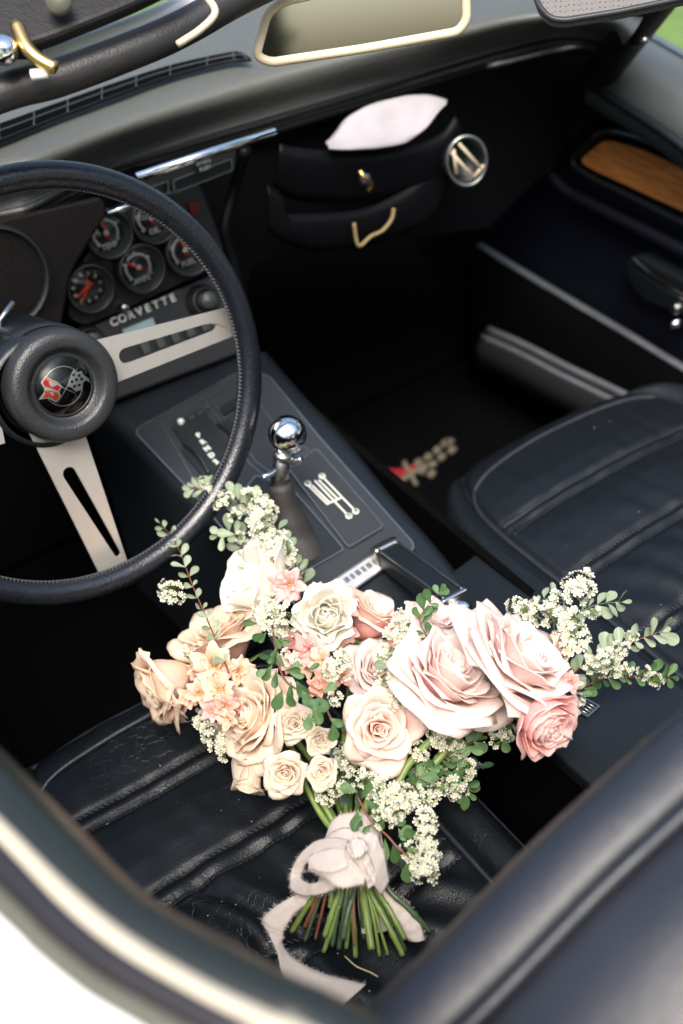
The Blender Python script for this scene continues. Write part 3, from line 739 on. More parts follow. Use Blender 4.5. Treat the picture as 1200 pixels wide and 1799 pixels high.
# gauge panel (centre stack)
gpan = empty('gauge_panel', car)
GP = Plane(fp(260, 450), (0, -1, .22))
obj('panel', *prism(rpoly([GP(a, b) for a, b in ((205, 372), (350, 318), (398, 440), (385, 470), (150, 575), (118, 560), (130, 480))], .012), GP.n, .03), M['plate2'] if 'plate2' in M else M['plastic'], gpan, smooth=False, bevel=.003)
gx = (GP(320, 440) - GP(150, 505)); gx = V((1, 0, 0)); gy = GP.n.cross(gx)
gx = (gx - GP.n * gx.dot(GP.n)).normalized(); gy = GP.n.cross(gx)
def gauge(px, py, rp, nang, marks, clock=False, lbl=None):
    g = empty('gauge', car)
    c = GP(px + 4, py, .007); r_ = rp / pxm(c)
    obj('bezel', *lathe([(r_ * 1.16, 0), (r_ * 1.16, .010), (r_ * 1.08, .013), (r_, .011), (r_ * .96, .002), (r_ * .92, -.004), (0.0001, -.004)], c, GP.n, 40), M['plastic'], g)
    obj('dial_rim', *lathe([(r_ * .97, -.002), (r_ * .97, .004), (r_ * .78, -.003), (r_ * .76, -.0035)], c, GP.n, 40), M['dialgrey'], g)
    if lbl != 'x':
        mb = MB(); n = 24
        a0, a1 = (0, 2 * PI) if clock else (R(-40), R(220))
        ar = [c + (gx * math.cos(a0 + (a1 - a0) * i / n) + gy * math.sin(a0 + (a1 - a0) * i / n)) * r_ * .60 - GP.n * .003 for i in range(n + 1)]
        obj('dial_scale', *tube(ar, .0017, 6), M['print'] if not clock else M['dialgrey'], g)
        for i in range(marks):
            an = a0 + (a1 - a0) * i / (marks - 1); d_ = gx * math.cos(an) + gy * math.sin(an)
            mb.add(*tube([c + d_ * r_ * .55 - GP.n * .0028, c + d_ * r_ * .74 - GP.n * .0028], .0020, 5))
        mb.obj('dial_marks', M['print'], g)
    hands = [nang] if not clock else [R(205), R(232), R(70)]
    for i, an in enumerate(hands):
        d_ = gx * math.cos(an) + gy * math.sin(an)
        l_ = .66 if not clock else (.7, .85, .6)[i]
        obj('needle', *tube([c - d_ * r_ * .3 - GP.n * .001, c - GP.n * .0005, c + d_ * r_ * l_ - GP.n * .001], lambda t, i=i: .0026 * (1 - .5 * t) * (.4 if i == 2 else 1.1 if clock else 1), 6), M['redhand'], g)
    obj('needle_hub', *lathe([(.003, -.002), (.003, .001), (.0001, .0015)], c, GP.n, 12), M['redhand'] if clock else M['print'], g)
    if lbl and lbl != 'x': text('dial_lettering', lbl, c - gy * r_ * .60 - GP.n * .0015, gx, gy, r_ * .34, M['print'], g, .0004, .0005)
    obj('lens', *lathe([(r_ * .96, .003), (r_ * .5, .0045), (.0001, .005)], c, GP.n, 24), M['lens'], g)
gauge(150, 505, 38, 0, 12, True)
gauge(240, 470, 38, R(140), 5, lbl='AMPS')
gauge(322, 440, 38, R(95), 5, lbl='FUEL')
gauge(183, 410, 38, R(85), 5, lbl='TEMP')
gauge(262, 384, 38, R(100), 5, lbl='OIL')
# warning square
obj('warning_light', *box(GP(340, 365, .004), gx, gy, GP.n, .010, .012, .004), mat('dark_red_lens', (.12, .005, .005), .3), gpan, smooth=False)
# radio with its name
rad = empty('radio', car)
RP = Plane(fp(260, 560) , (0, -1, .5))
rx = V((1, 0, 0)); ry = RP.n.cross(rx)
obj('radio_face', *prism(rpoly([RP(a, b) for a, b in ((130, 585), (375, 480), (410, 520), (425, 620), (160, 720), (140, 640))], .01), RP.n, .05), M['plastic'], rad, smooth=False, bevel=.003)
ra_, rb_ = RP(200, 566, .003), RP(303, 524, .003)
tx = (rb_ - ra_).normalized(); ty = RP.n.cross(tx)
cw = (rb_ - ra_).length / 7.0
for i, ch in enumerate('CORVETTE'):
    text('name_letter', ch, ra_.lerp(rb_, i / 7), tx, ty, .0118, M['print'], rad, .0012, .0003)
obj('radio_display', *box(RP(245, 578, .003), tx, ty, RP.n, .036, .012, .003), mat('radio_display', (.25, .36, .38), .25), rad, smooth=False)
for a, b, r_ in ((355, 530, 25), (155, 600, 24)):
    c = RP(a, b, .0); q = r_ / pxm(c)
    obj('knob_ring', *lathe([(q * 1.25, 0), (q * 1.2, .004), (q, .005), (q, .012), (q * .8, .014), (q * .8, .01)], c, RP.n, 30), M['plastic'], rad)
    obj('knob', *lathe([(q * .62, .005), (q * .62, .022), (q * .5, .025), (.0001, .026)], c, RP.n, 30), M['dialgrey'], rad)
obj('reset_knob', *lathe([(.005, 0), (.005, .012), (.003, .014), (.0001, .014)], GP(213, 538, 0), GP.n, 14), M['chromeworn'], gpan)
for k in range(5):
    obj('radio_button', *box(RP(255 + 26 * k, 612 - 10 * k, .004), tx, ty, RP.n, .009, .012, .008), M['dialgrey'], rad, smooth=False, bevel=.001)
obj('tuner_slot', *box(RP(300, 560, .002), tx, ty, RP.n, .03, .010, .003), M['dial'], rad, smooth=False)
# air controls above the gauges
air = empty('air_control', car)
AP = Plane(fp(330, 300, .03), (0, -1, .15))
def bar(pa, pb, w_, th, mt, name='chrome_bar', pl=AP, off=.01, parent=air, bev=.0008):
    A, B = pl(*pa, off), pl(*pb, off); d = (B - A).normalized(); u = pl.n.cross(d)
    return obj(name, *box((A + B) / 2, d, u, pl.n, (B - A).length, w_, th), mt, parent, smooth=False, bevel=bev)
obj('chrome_bar', *tube([AP(240, 312, .022), AP(482, 231, .022)], .0048, 12), M['chrome'], air)
obj('control_housing', *prism(rpoly([AP(a, b, .002) for a, b in ((240, 322), (415, 262), (412, 300), (250, 352))], .004), AP.n, .02), M['plastic'], air, smooth=False)
frame('control_bezel', [(303, 316), (408, 277), (410, 300), (306, 340)], .0018, M['chromeworn'], .004, .008, .003, air, AP)
frame('control_bezel', [(255, 330), (297, 316), (298, 340), (262, 352)], .0018, M['chromeworn'], .004, .008, .003, air, AP)
plate('control_recess', [(306, 318), (406, 280), (407, 296), (308, 334)], M['dial'], .004, .006, .002, air, AP)
plate('warning_plaque', [(346, 290), (372, 280), (372, 298), (346, 308)], M['plastic'], .006, .012, .002, air, AP)
A = AP(359, 289, .0135); ux = (AP(372, 284) - AP(346, 294)).normalized(); uy = AP.n.cross(ux)
text('plaque_lettering', 'BRAKE', A + uy * .0022, ux, uy, .0055, M['print'], air, .0002, .0002)
text('plaque_lettering', 'PUSH', A - uy * .0038, ux, uy, .0055, M['print'], air, .0002, .0002)
obj('chrome_bar', *tube([AP(190, 375, .012), AP(243, 355, .012)], .0022, 10), M['chrome'], air)
# driver's instrument pod (left edge)
pod = empty('instrument_pod', car)
PD = Plane(fp(20, 480, .02), (0, -1, .3))
podm = leather('brown_black_vinyl', (.009, .005, .0045), .38, .5, 500, spec=.3)
obj('pod_face', *prism(rpoly([PD(a, b) for a, b in ((-250, 480), (-100, 410), (180, 345), (190, 372), (125, 480), (100, 620), (-250, 700))], .01), PD.n, .02), podm, pod, smooth=False, bevel=.003)
c = PD(-5, 490, .004); obj('dial_ring', *lathe([(.045, 0), (.047, .006), (.050, .006), (.052, 0)], c, PD.n, 40), M['plastic'], pod)
obj('dial_ring_edge', *tube([c + PD.n * .007 + (gx * math.cos(2 * PI * i / 40) + gy * math.sin(2 * PI * i / 40)) * .048 for i in range(40)], .0005, 6, closed=True), M['thread'], pod)
obj('dial_face', *lathe([(.045, 0), (.0001, 0)], c, PD.n, 30), podm, pod)
# stitched divider between stack and passenger side
obj('stack_side_trim', *tube(crv([AP(432, 262, 0), GP(412, 330, .004), GP(395, 400, .004), GP(410, 460, .0), RP(425, 530, 0)], 6), .006, 10), M['softblack'], dash)
# passenger side: recess with map pockets
pk = empty('map_pocket', car)
PP_ = Plane(fp(640, 300, .0), (0, -1, .2))
def pocket(top, bot, off, mt=M['softblack']):
    A = crv([PP_(a, b, off) for a, b in top], 6); B = crv([PP_(a, b, off * .5) for a, b in bot], 6)
    rows = [[a.lerp(b, k / 5) + PP_.n * (.004 * math.sin(PI * k / 5)) for a, b in zip(A, B)] for k in range(6)]
    obj('pocket_panel', *loft(rows), mt, pk, solid=.003)
    obj('pocket_piping', *tube([a + PP_.n * .001 for a in A], .0016, 8), M['softblack'], pk)
pocket([(490, 255), (520, 262), (600, 268), (690, 262), (770, 240), (800, 205)], [(480, 330), (520, 350), (600, 355), (690, 345), (780, 310), (812, 270)], .03)
pocket([(468, 328), (490, 340), (498, 372), (520, 378), (620, 372), (680, 352), (730, 318), (778, 255)], [(470, 400), (490, 420), (520, 430), (560, 440), (640, 430), (700, 410), (760, 380), (800, 300)], .018)
obj('pocket_latch', *tube(crv([PP_(632, 300, .045), PP_(640, 312, .05), PP_(652, 322, .045), PP_(646, 335, .04)], 5), .003, 8), M['gold'], pk)
obj('latch_stud', *lathe([(.007, 0), (.007, .003), (.004, .006), (.0001, .007)], PP_(640, 314, .045), PP_.n, 16), M['chromeworn'], pk)
# passenger round air vent
av = empty('air_vent', car)
VPn = Plane(fp(820, 285, .05), (-.35, -1, .25))
vc_ = VPn(820, 283); ux = VPn.n.cross(V((0, 0, 1))).normalized(); uy = ux.cross(VPn.n)
ru, rv_ = 36 / pxm(vc_), 42 / pxm(vc_)
obj('vent_ring', *tube([vc_ + ux * math.cos(2 * PI * i / 40) * ru + uy * math.sin(2 * PI * i / 40) * rv_ for i in range(40)], .0022, 8, closed=True), M['chromeworn'], av)
obj('vent_barrel', *lathe([(ru * 1.1, -.03), (ru * 1.1, -.002), (ru, -.001), (ru * .9, -.02), (.0001, -.02)], vc_, VPn.n, 30), M['dial'], av)
for (a, b) in (((797, 262), (802, 306)), ((806, 252), (845, 296)), ((793, 268), (832, 312)), ((832, 312), (850, 290))):
    obj('vent_blade', *tube([VPn(*a, .004), VPn(*b, .004)], .0020, 8), M['creamtrim'], av)
# curved trim where the dash meets the pillar
obj('dash_end_trim', *tube(crv([c1[-22] + V((0, 0, -.008)), c1[-12] + V((0, 0, -.006)), c1[-4], c2[-1] + V((.01, 0, 0)), c3[-1] + V((.02, 0, -.01))], 6), .004, 10), M['chromeworn'], dash)

# ================================================================ steering wheel
sw_ = empty('steering_wheel', car)
WC = P(114, 689, d=1.03)
e_ = R(16); yaw = R(3)
wn = V((math.sin(yaw) * math.cos(e_), -math.cos(yaw) * math.cos(e_), math.sin(e_)))
WP = Plane(WC, wn); wn = WP.n
wr = (V((1, 0, 0)) - wn * wn.x).normalized(); wu = wn.cross(wr)
WR, TR_ = .1808, .0114
NS = 120
circ = [WC + wr * (WR * math.cos(2 * PI * i / NS)) + wu * (WR * math.sin(2 * PI * i / NS)) for i in range(NS)]
o = obj('rim', *tube(circ, TR_, 20, closed=True, up=wn), M['rim'], sw_)
# stitched seam on the inner edge of the rim
seamc = [WC + (wr * math.cos(a) + wu * math.sin(a)) * (WR - TR_ - .0004) + wn * .0015 for a in [2 * PI * i / 240 for i in range(240)]]
obj('rim_seam', *tube(seamc, .0007, 5, closed=True), M['thread'], sw_)
mb = MB()
for i in range(300):
    a = 2 * PI * i / 300; a2 = a + .006
    mb.add(*tube([WC + (wr * math.cos(a) + wu * math.sin(a)) * (WR - TR_ + .0016) + wn * .0045, WC + (wr * math.cos(a2) + wu * math.sin(a2)) * (WR - TR_ - .0008) + wn * .0015], .0005, 4))
o = mb.obj('rim_stitching', mat('pale_thread', (.09, .088, .08), .6), sw_, smooth=False); o['kind'] = 'stuff'
HP = Plane(WC - wn * .022, wn)                      # spokes lie behind the rim plane
def spoke(outer, slot, parent=sw_):
    # resample both outlines to the same count by angle about the slot's centre line
    def res(poly, n=72):
        pts = [V(p) for p in poly]; L_ = [0]
        for i in range(len(pts)): L_.append(L_[-1] + (pts[(i + 1) % len(pts)] - pts[i]).length)
        out = []
        for k in range(n):
            d = L_[-1] * k / n
            for i in range(len(pts)):
                if L_[i + 1] >= d: out.append(pts[i].lerp(pts[(i + 1) % len(pts)], (d - L_[i]) / max(1e-9, L_[i + 1] - L_[i]))); break
        return out
    O = res(outer); I = res(slot)
    def area(q):
        c = sum(q, V()) / len(q); return sum(((q[i] - c).cross(q[(i + 1) % len(q)] - c)).dot(wn) for i in range(len(q)))
    if area(O) * area(I) < 0: I = I[::-1]
    # align start: nearest index
    k = min(range(len(I)), key=lambda i: (I[i] - O[0]).length); I = I[k:] + I[:k]
    return obj('spoke', *ringprism(O, I, wn, .0030), M['steel'], parent, smooth=False, bevel=.0004)
def slotpoly(pa, ra, pb, rb, pl):
    """rounded tapered slot from end a to end b (pixels)"""
    A, B = pl(*pa), pl(*pb); d = (B - A).normalized(); q = wn.cross(d); ra_ = ra / pxm(A); rb_ = rb / pxm(B)
    out = []
    for i in range(13):
        an = -PI / 2 + PI * i / 12; out.append(B + d * (math.cos(an) * rb_) + q * (math.sin(an) * rb_))
    for i in range(13):
        an = PI / 2 + PI * i / 12; out.append(A + d * (math.cos(an) * ra_) + q * (math.sin(an) * ra_))
    return out
def mk_spoke(corners, pa, ra, pb, rb):
    return spoke([HP(*c_) for c_ in corners], slotpoly(pa, ra, pb, rb, HP))
mk_spoke([(150, 603), (398, 541), (416, 588), (165, 688)], (222, 625), 14, (373, 574), 8)
mk_spoke([(52, 762), (146, 752), (232, 1010), (180, 1018)], (122, 832), 12, (207, 973), 6)
# far spoke, outside the frame (mirror image of the right one)
def mirror_pt(p):
    q = p - WC; return WC - wr * q.dot(wr) * 1 + wu * (q.dot(wu)) + wn * q.dot(wn)
spoke([HP(a, b) - (HP(a, b) - (WC - wn * .022)) * 2 - wr * .02 for a, b in ((150, 603), (398, 541), (416, 588), (165, 688))], [p - (p - (WC - wn * .022)) * 2 - wr * .02 for p in slotpoly((222, 625), 14, (373, 574), 8, HP)])
# hub
HC0 = HP(102, 674)
HC = HC0 + wn * .0
hr = 100 / pxm(HC0)
obj('hub', *lathe([(hr * .90, -.05), (hr * .96, -.046), (hr * .97, -.006), (hr * 1.0, -.003), (hr * 1.0, .012), (hr * .99, .016), (hr * .965, .0190), (hr * .92, .0212), (hr * .84, .0222), (hr * .74, .0222), (hr * .70, .0215), (hr * .66, .0185), (hr * .60, .0140), (hr * .565, .0122), (hr * .55, .0128), (hr * .535, .0128), (hr * .525, .011), (.0001, .011)], HC, wn, 72), M['hub'], sw_)
obj('hub_skirt', *lathe([(hr * .80, -.07), (hr * .99, -.066), (hr * 1.0, -.02), (hr * .99, .002), (hr * .9, .003)], HC - wr * .013 - wu * .002, wn, 64), M['console'], sw_)
# badge
BP = Plane(HC + wn * .0112, wn)
bd = empty('horn_badge', car)
bc = HC + wn * .0112; br = hr * .525
obj('badge_disc', *lathe([(br, -.002), (br, .0), (.0001, .0003)], bc, wn, 48), M['dial'], bd)
# plane frame for emblem drawn in badge coordinates (x right, y up, unit = badge radius), image measured
bx = (BP(158, 670) - BP(68, 670)).normalized(); by = wn.cross(bx)
def B(x, y, off=.0006): return bc + bx * (x * br) + by * (y * br) + wn * off
obj('emblem_ring', *tube([B(.02 + .66 * math.cos(2 * PI * i / 64), -.02 + .66 * math.sin(2 * PI * i / 64)) for i in range(64)], .0005, 6, closed=True), M['steel'], bd)
def flat(name, pts, mt, off, th=.0004): return obj(name, *prism([B(x, y, off) for x, y in pts], wn, th), mt, bd, smooth=False)
obj('flag_staff', *tube([B(-.62, .22, .0010), B(.44, -.26, .0010), B(.50, -.40, .001)], .00045, 6), M['steel'], bd)
obj('flag_staff', *tube([B(.50, .60, .0010), B(-.18, -.62, .0010)], .00045, 6), M['steel'], bd)
flat('flag_border', [(-.76, .10), (-.62, .32), (-.40, .22), (-.22, .14), (-.02, -.02), (-.12, -.20), (-.05, -.38), (-.22, -.56), (-.48, -.42), (-.82, -.46), (-.66, -.26), (-.62, -.12)], M['print'], .0009)
flat('red_flag', [(-.70, .09), (-.59, .26), (-.40, .16), (-.22, .08), (-.08, -.03), (-.17, -.17), (-.40, -.08), (-.60, -.02)], M['red'], .0014)
flat('red_flag', [(-.60, -.16), (-.40, -.16), (-.17, -.24), (-.11, -.36), (-.24, -.50), (-.46, -.37), (-.72, -.42), (-.60, -.28)], mat('orange_enamel', (.8, .10, .02), .35), .0014)
flat('flag_mark', [(-.50, .13), (-.42, .17), (-.36, .05), (-.30, .10), (-.24, .02), (-.36, -.04), (-.46, .02)], M['print'], .0018)
flat('flag_mark', [(-.46, -.20), (-.30, -.22), (-.34, -.36), (-.42, -.30)], M['print'], .0018)
flat('chequered_flag', [(.18, .10), (.26, .34), (.34, .52), (.50, .44), (.62, .50), (.70, .36), (.88, .26), (.96, .08), (.80, .18), (.70, .10), (.64, -.14), (.44, -.20), (.30, -.06), (.14, -.02)], M['print'], .0010)
for x, y in ((.36, .36), (.55, .34), (.30, .14), (.46, .20), (.64, .22), (.40, -.02), (.56, .02)):
    flat('flag_chequer', [(x - .05, y - .04), (x + .04, y - .05), (x + .05, y + .04), (x - .04, y + .05)], M['dial'], .0014)
obj('badge_lens', *lathe([(br, .0022), (br * .9, .0032), (br * .6, .0048), (br * .3, .0056), (.0001, .0058)], bc, wn, 48), M['lens'], bd)
obj('badge_rim', *tube([B(math.cos(2 * PI * i / 64) * 1.0, math.sin(2 * PI * i / 64) * 1.0, .002) for i in range(64)], .0009, 8, closed=True), M['plastic'], bd)
# column
colm = empty('steering_column', car)
obj('column_shroud', *lathe([(hr * .98, -.02), (hr * 1.02, -.03), (hr * 1.02, -.09), (hr * .9, -.11), (hr * .62, -.14), (hr * .62, -.42)], HC, wn, 48), M['console'], colm)
obj('shroud_band', *lathe([(hr * .99, -.012), (hr * 1.035, -.016), (hr * 1.035, -.024), (hr * .99, -.028)], HC, wn, 48), M['plastic'], colm)
lv = HC - wn * .07
obj('turn_signal_lever', *tube([lv + wu * .03 - wr * .02, lv + wu * .055 - wr * .01, lv + wu * .066 + wr * .008], .003, 8), M['chromeworn'], colm)

# ================================================================ passenger door, sill, pillar
pd = empty('passenger_door', car)
DX = 1.05
def dp(px, py, off=0): return P(px, py, x=DX - off)
DPL = Plane((DX, 1, .5), (-1, 0, .12))
obj('door_panel', *prism([DPL(a, b) for a, b in ((1090, 85), (1500, 300), (1800, 900), (1500, 870), (1180, 640), (855, 432), (860, 330), (1000, 180))], DPL.n, .03), M['doorblue'], pd, smooth=False)
# top of the door with its roll
tA = [P(a, b, x=1.035) for a, b in ((1066, 78), (1110, 104), (1200, 158), (1400, 285))]
tA = crv(tA + [V((1.035, .45, tA[-1].z + .01)), V((1.02, .1, tA[-1].z + .03)), V((.98, -.2, tA[-1].z + .05))], 8)
secd = [(-.035, -.06), (-.03, -.02), (-.015, .0), (.01, .006), (.035, .004), (.060, -.006), (.070, -.03)]
rows = [[p + V((a, 0, b)) for p in tA] for a, b in secd]
obj('door_top', *loft(rows), M['doortop'], pd, solid=.004)
obj('door_top_trim', *tube([p + V((-.034, 0, -.035)) for p in tA], .006, 10), M['console'], pd)
obj('window_seal', *tube([p + V((.074, 0, -.012)) for p in tA], .006, 10), M['chromeworn'], pd)
rows = [[p + V((.078 + .07 * math.sin(1.75 * t), 0, -.02 - .45 * t ** 2.6)) for p in tA] for t in lin(0, 1, 8)]
obj('outer_skin', *loft(rows), M['white'], pd)
wo = [(1012, 278), (1070, 243), (1200, 298), (1400, 385), (1400, 470), (1200, 375), (1060, 312)]
wo = [(1016, 282), (1062, 245), (1120, 262), (1420, 392), (1420, 470), (1200, 372), (1040, 298)]
obj('wood_inlay', *prism(rpoly([DPL(a, b, .012) for a, b in wo], .012), DPL.n, .006), M['wood'], pd, smooth=False, bevel=.001)
fo = [(1000, 284), (1060, 226), (1122, 238), (1450, 378), (1450, 500), (1200, 392), (1030, 308)]
fo2 = [(955, 290), (1040, 196), (1140, 208), (1480, 340), (1480, 560), (1200, 440), (990, 335)]
for nm, q, wd, off, mt in (('inlay_frame', fo, .004, .020, M['console']), ('armrest_frame', fo2, .008, .018, M['doorblue'])):
    ring = rpoly([DPL(a, b, off) for a, b in q], .03, 8)
    obj(nm, *tube(ring, wd, 10, closed=True), mt, pd)
obj('inlay_chrome', *tube(crv([DPL(a, b, .030) for a, b in ((1040, 240), (1062, 230), (1120, 243), (1200, 276), (1420, 372))], 5), .0022, 8), M['chromeworn'], pd)
# door handle
hd = empty('door_handle', car)
obj('handle_cup', *prism(rpoly([DPL(a, b, .03) for a, b in ((1098, 462), (1118, 448), (1215, 500), (1215, 560), (1130, 528), (1108, 500))], .006), DPL.n, .03), M['console'], hd, smooth=False, bevel=.003)
obj('handle_lever', *tube(crv([DPL(1112, 455, .052), DPL(1126, 470, .056), DPL(1160, 494, .058), DPL(1225, 532, .058)], 4), .0055, 10), M['chrome'], hd)
obj('handle_pivot', *lathe([(.007, 0), (.007, .008), (.004, .010), (.0001, .010)], DPL(1192, 540, .03), DPL.n, 18), M['chromeworn'], hd)
obj('lock_button', *lathe([(.006, 0), (.005, .01), (.0001, .012)], DPL(1192, 566, .03), DPL.n, 14), M['chrome'], hd)
# sill
sl = empty('door_sill', car)
sA = crv([P(a, b, x=1.015) for a, b in ((842, 430), (920, 478), (1010, 532), (1100, 585), (1210, 652), (1400, 770))], 5)
obj('sill_trim', *tube(sA, .006, 10, flat=.6), M['sillmetal'], sl)
obj('sill_panel', *loft([[p + V((0, 0, -.002)) for p in sA], [p + V((-.02, 0, -.03)) for p in sA], [p + V((-.03, 0, -.3)) for p in sA]]), M['carpet'], sl, solid=.004)
sB = crv([P(a, b, x=.955) for a, b in ((858, 578), (920, 605), (1000, 646), (1100, 694), (1250, 770))], 5)
obj('step_strip', *tube(sB, .0045, 10), M['sillmetal'], sl)
obj('step_strip', *tube([p + V((-.012, 0, -.008)) for p in sB], .004, 10), M['sillmetal'], sl)
rows = [[p + V((dx, 0, dz)) for p in sB] for dx, dz in ((0, -.003), (-.012, -.01), (-.024, -.02), (-.026, -.05))]
obj('step_plate', *loft(rows), M['plastic'], sl, solid=.003)
# transmission tunnel flank and footwell carpet
quad('tunnel_side', V((.55, .3, .15)), V((.55, 1.65, .15)), V((.52, 1.65, .50)), V((.56, .3, .40)), M['carpet'], .01)
quad('kick_panel', V((1.03, 1.66, .15)), V((1.03, .8, .15)), V((1.06, .95, .62)), V((1.06, 1.66, .74)), M['softblack'], .01)
quad('toe_board', V((.02, 1.35, .16)), V((1.04, 1.35, .16)), V((1.04, 1.64, .40)), V((.02, 1.64, .40)), M['carpet'], .01)
# windscreen pillar
pl_ = empty('windscreen', car)
pA = P(1052, 128, d=1.40); pB = P(1195, -40, d=1.2)
pE = P(1195, -300, d=1.08)
obj('pillar', *tube([pA, pA.lerp(pB, .5), pB, pE], lambda t: .030 - .012 * t, 12, flat=.6), M['softblack'], pl_)
obj('pillar', *tube([P(-260, 262, d=.86), V((-.10, 1.30, .80))], .022, 12, flat=.6), M['softblack'], pl_)
# header rail and glass
hl = [P(-260, 262, d=.86), P(0, 165, d=.88), P(100, 138, d=.89), P(250, 82, d=.91), P(330, 45, d=.925), P(450, -20, d=.95), P(700, -130, d=1.0), P(1195, -300, d=1.08)]
hc = crv(hl, 6)
obj('header_rail', *tube(hc, .0135, 16), M['visor'], pl_)
cowl = [V((-.12, 1.50, .80)), V((.3, 1.56, .81)), V((.7, 1.56, .81)), V((1.12, 1.46, .80))]
cc = crv(cowl, 16); hh = [hc[int(i * (len(hc) - 1) / (len(cc) - 1))] for i in range(len(cc))]
obj('windscreen_glass', *loft([[a.lerp(b, t) + V((0, .03, 0)) for a, b in zip(cc, hh)] for t in lin(0, 1, 8)]), M['glass'], pl_)
obj('header_chrome', *tube([p - cy_ * .021 + cz_ * .008 for p in hc], .0085, 10), M['white'], pl_)
# driver's visor (left, upper)
vz_ = empty('sun_visor', car); vz_['label'] = 'dark padded sun visor folded up over the wheel'
va_ = [(-300, 130), (60, 78), (230, 10), (330, -40), (330, -200), (-300, -100)]
VL = Plane(P(120, 30, d=.86), (-.15, -.6, .8))
obj('visor_pad', *prism(rpoly([VL(a, b) for a, b in va_], .02), VL.n, .014), M['darkvisor'], vz_, bevel=.005, smooth=False)
obj('visor_piping', *tube(crv([P(312, 78, d=.885), P(352, 52, d=.88), P(378, 22, d=.88), P(362, -8, d=.885)], 6), .0028, 8), M['creamtrim'], vz_)
# latch
lt = empty('roof_latch', car)
obj('latch_knob', *lathe([(.010, 0), (.0115, .006), (.008, .012), (.0001, .014)], P(8, 92, d=.85), -cz_, 20), M['chrome'], lt)
obj('latch_arm', *tube(crv([P(28, 42, d=.85), P(48, 84, d=.845), P(70, 105, d=.845), P(98, 120, d=.845)], 6), .005, 10), M['gold'], lt)
obj('latch_hook', *tube([P(55, 132, d=.85), P(84, 128, d=.85)], .004, 8), M['white'], lt)
obj('latch_block', *box(P(30, 40, d=.87), cx_, cy_, cz_, .035, .05, .02), M['console'], lt, smooth=False, bevel=.006)
obj('latch_block', *lathe([(.009, 0), (.009, .006), (.0001, .008)], P(105, 6, d=.85), -cz_, 16), M['olive'], lt)
# mirror
mr_ = empty('rear_view_mirror', car)
MP = Plane(P(635, 50, d=1.0), (-.966, -1.68, .316))
mo = [(470, 22), (500, 2), (640, -30), (800, -45), (818, -30), (820, 35), (805, 56), (640, 86), (475, 110), (450, 98)]
ring = rpoly([MP(a, b, .004) for a, b in mo], .02, 5)
obj('mirror_frame', *tube(ring, .0038, 10, closed=True), M['creamtrim'], mr_)
obj('mirror_glass', *prism([p - MP.n * .001 for p in ring], MP.n, .002), M['mirror'], mr_, smooth=False)
obj('mirror_back', *prism([p - MP.n * .004 for p in ring], MP.n, .012), M['visor'], mr_, smooth=False, bevel=.003)
obj('mirror_stalk', *tube([MP(645, -20, -.012), MP(650, -120, -.03), hc[-14]], .006, 10), M['chromeworn'], mr_)
# passenger visor, upper right
vp = empty('sun_visor', car); vp['label'] = 'grey perforated sun visor on the passenger side'
VR = Plane(P(1040, 0, d=1.0), -cz_ - cx_ * .1 + cy_ * -.3)
vo_ = [(940, -20), (944, 8), (966, 32), (990, 36), (1090, 20), (1240, -12), (1240, -160), (940, -120)]
vr = rpoly([VR(a, b) for a, b in vo_], .008, 4)
def mk_perf():
    m_ = mat('perforated_vinyl', (.16, .145, .14), .5); t = m_.node_tree; b = t.nodes['Principled BSDF']; N = t.nodes.new; L = t.links.new
    tc = N('ShaderNodeTexCoord'); vo = N('ShaderNodeTexVoronoi'); vo.inputs['Scale'].default_value = 330; vo.inputs['Randomness'].default_value = .1
    L(tc.outputs['Object'], vo.inputs[0]); r_ = N('ShaderNodeMapRange'); r_.inputs['From Min'].default_value = .2; r_.inputs['From Max'].default_value = .35; L(vo.outputs['Distance'], r_.inputs['Value'])
    mx = N('ShaderNodeMix'); mx.data_type = 'RGBA'; mx.inputs['A'].default_value = (.03, .026, .026, 1); mx.inputs['B'].default_value = (.13, .12, .115, 1)
    L(r_.outputs[0], mx.inputs['Factor']); L(mx.outputs['Result'], b.inputs['Base Color']); return m_
obj('visor_pad', *prism(vr, VR.n, .012), mk_perf(), vp, smooth=False, bevel=.003)
obj('visor_piping', *tube(vr, .0026, 8, closed=True), M['plate'], vp)

# ---- loose things in the car
hk = PP_
cl = []
clt = [(572, 252), (585, 238), (612, 205), (650, 185), (700, 172), (745, 168), (782, 178)]
clb = [(575, 262), (600, 264), (640, 262), (680, 258), (715, 248), (745, 225), (782, 182)]
A = crv([PP_(a, b, .012) for a, b in clt], 6); B_ = crv([PP_(a, b, .045) for a, b in clb], 6)
rows = []
for k in range(9):
    t = k / 8; rows.append([a.lerp(b, t) + PP_.n * (.002 * math.sin(PI * t) + .006 * abs(t - .45) + .003 * noise.noise(V((i * .25, t * 3, 2)))) for i, (a, b) in enumerate(zip(A, B_))])
cloth = obj('folded_paper', *loft(rows), M['paper'], None, solid=.002)
tag(cloth, 'crumpled white paper sheet tucked into the open dashboard pocket', 'paper')
kp = [PP_(622, 392, .03), PP_(627, 425, .03), PP_(634, 431, .03), PP_(652, 415, .03), PP_(672, 405, .03), PP_(688, 385, .03), PP_(692, 366, .03)]
key_ = obj('gold_cord', *tube(crv(kp, 6), .0021, 8), mat('gold_cord', (.34, .25, .11), .5), None)
tag(key_, 'thin gold coloured cord hanging below the dashboard pocket', 'cord')
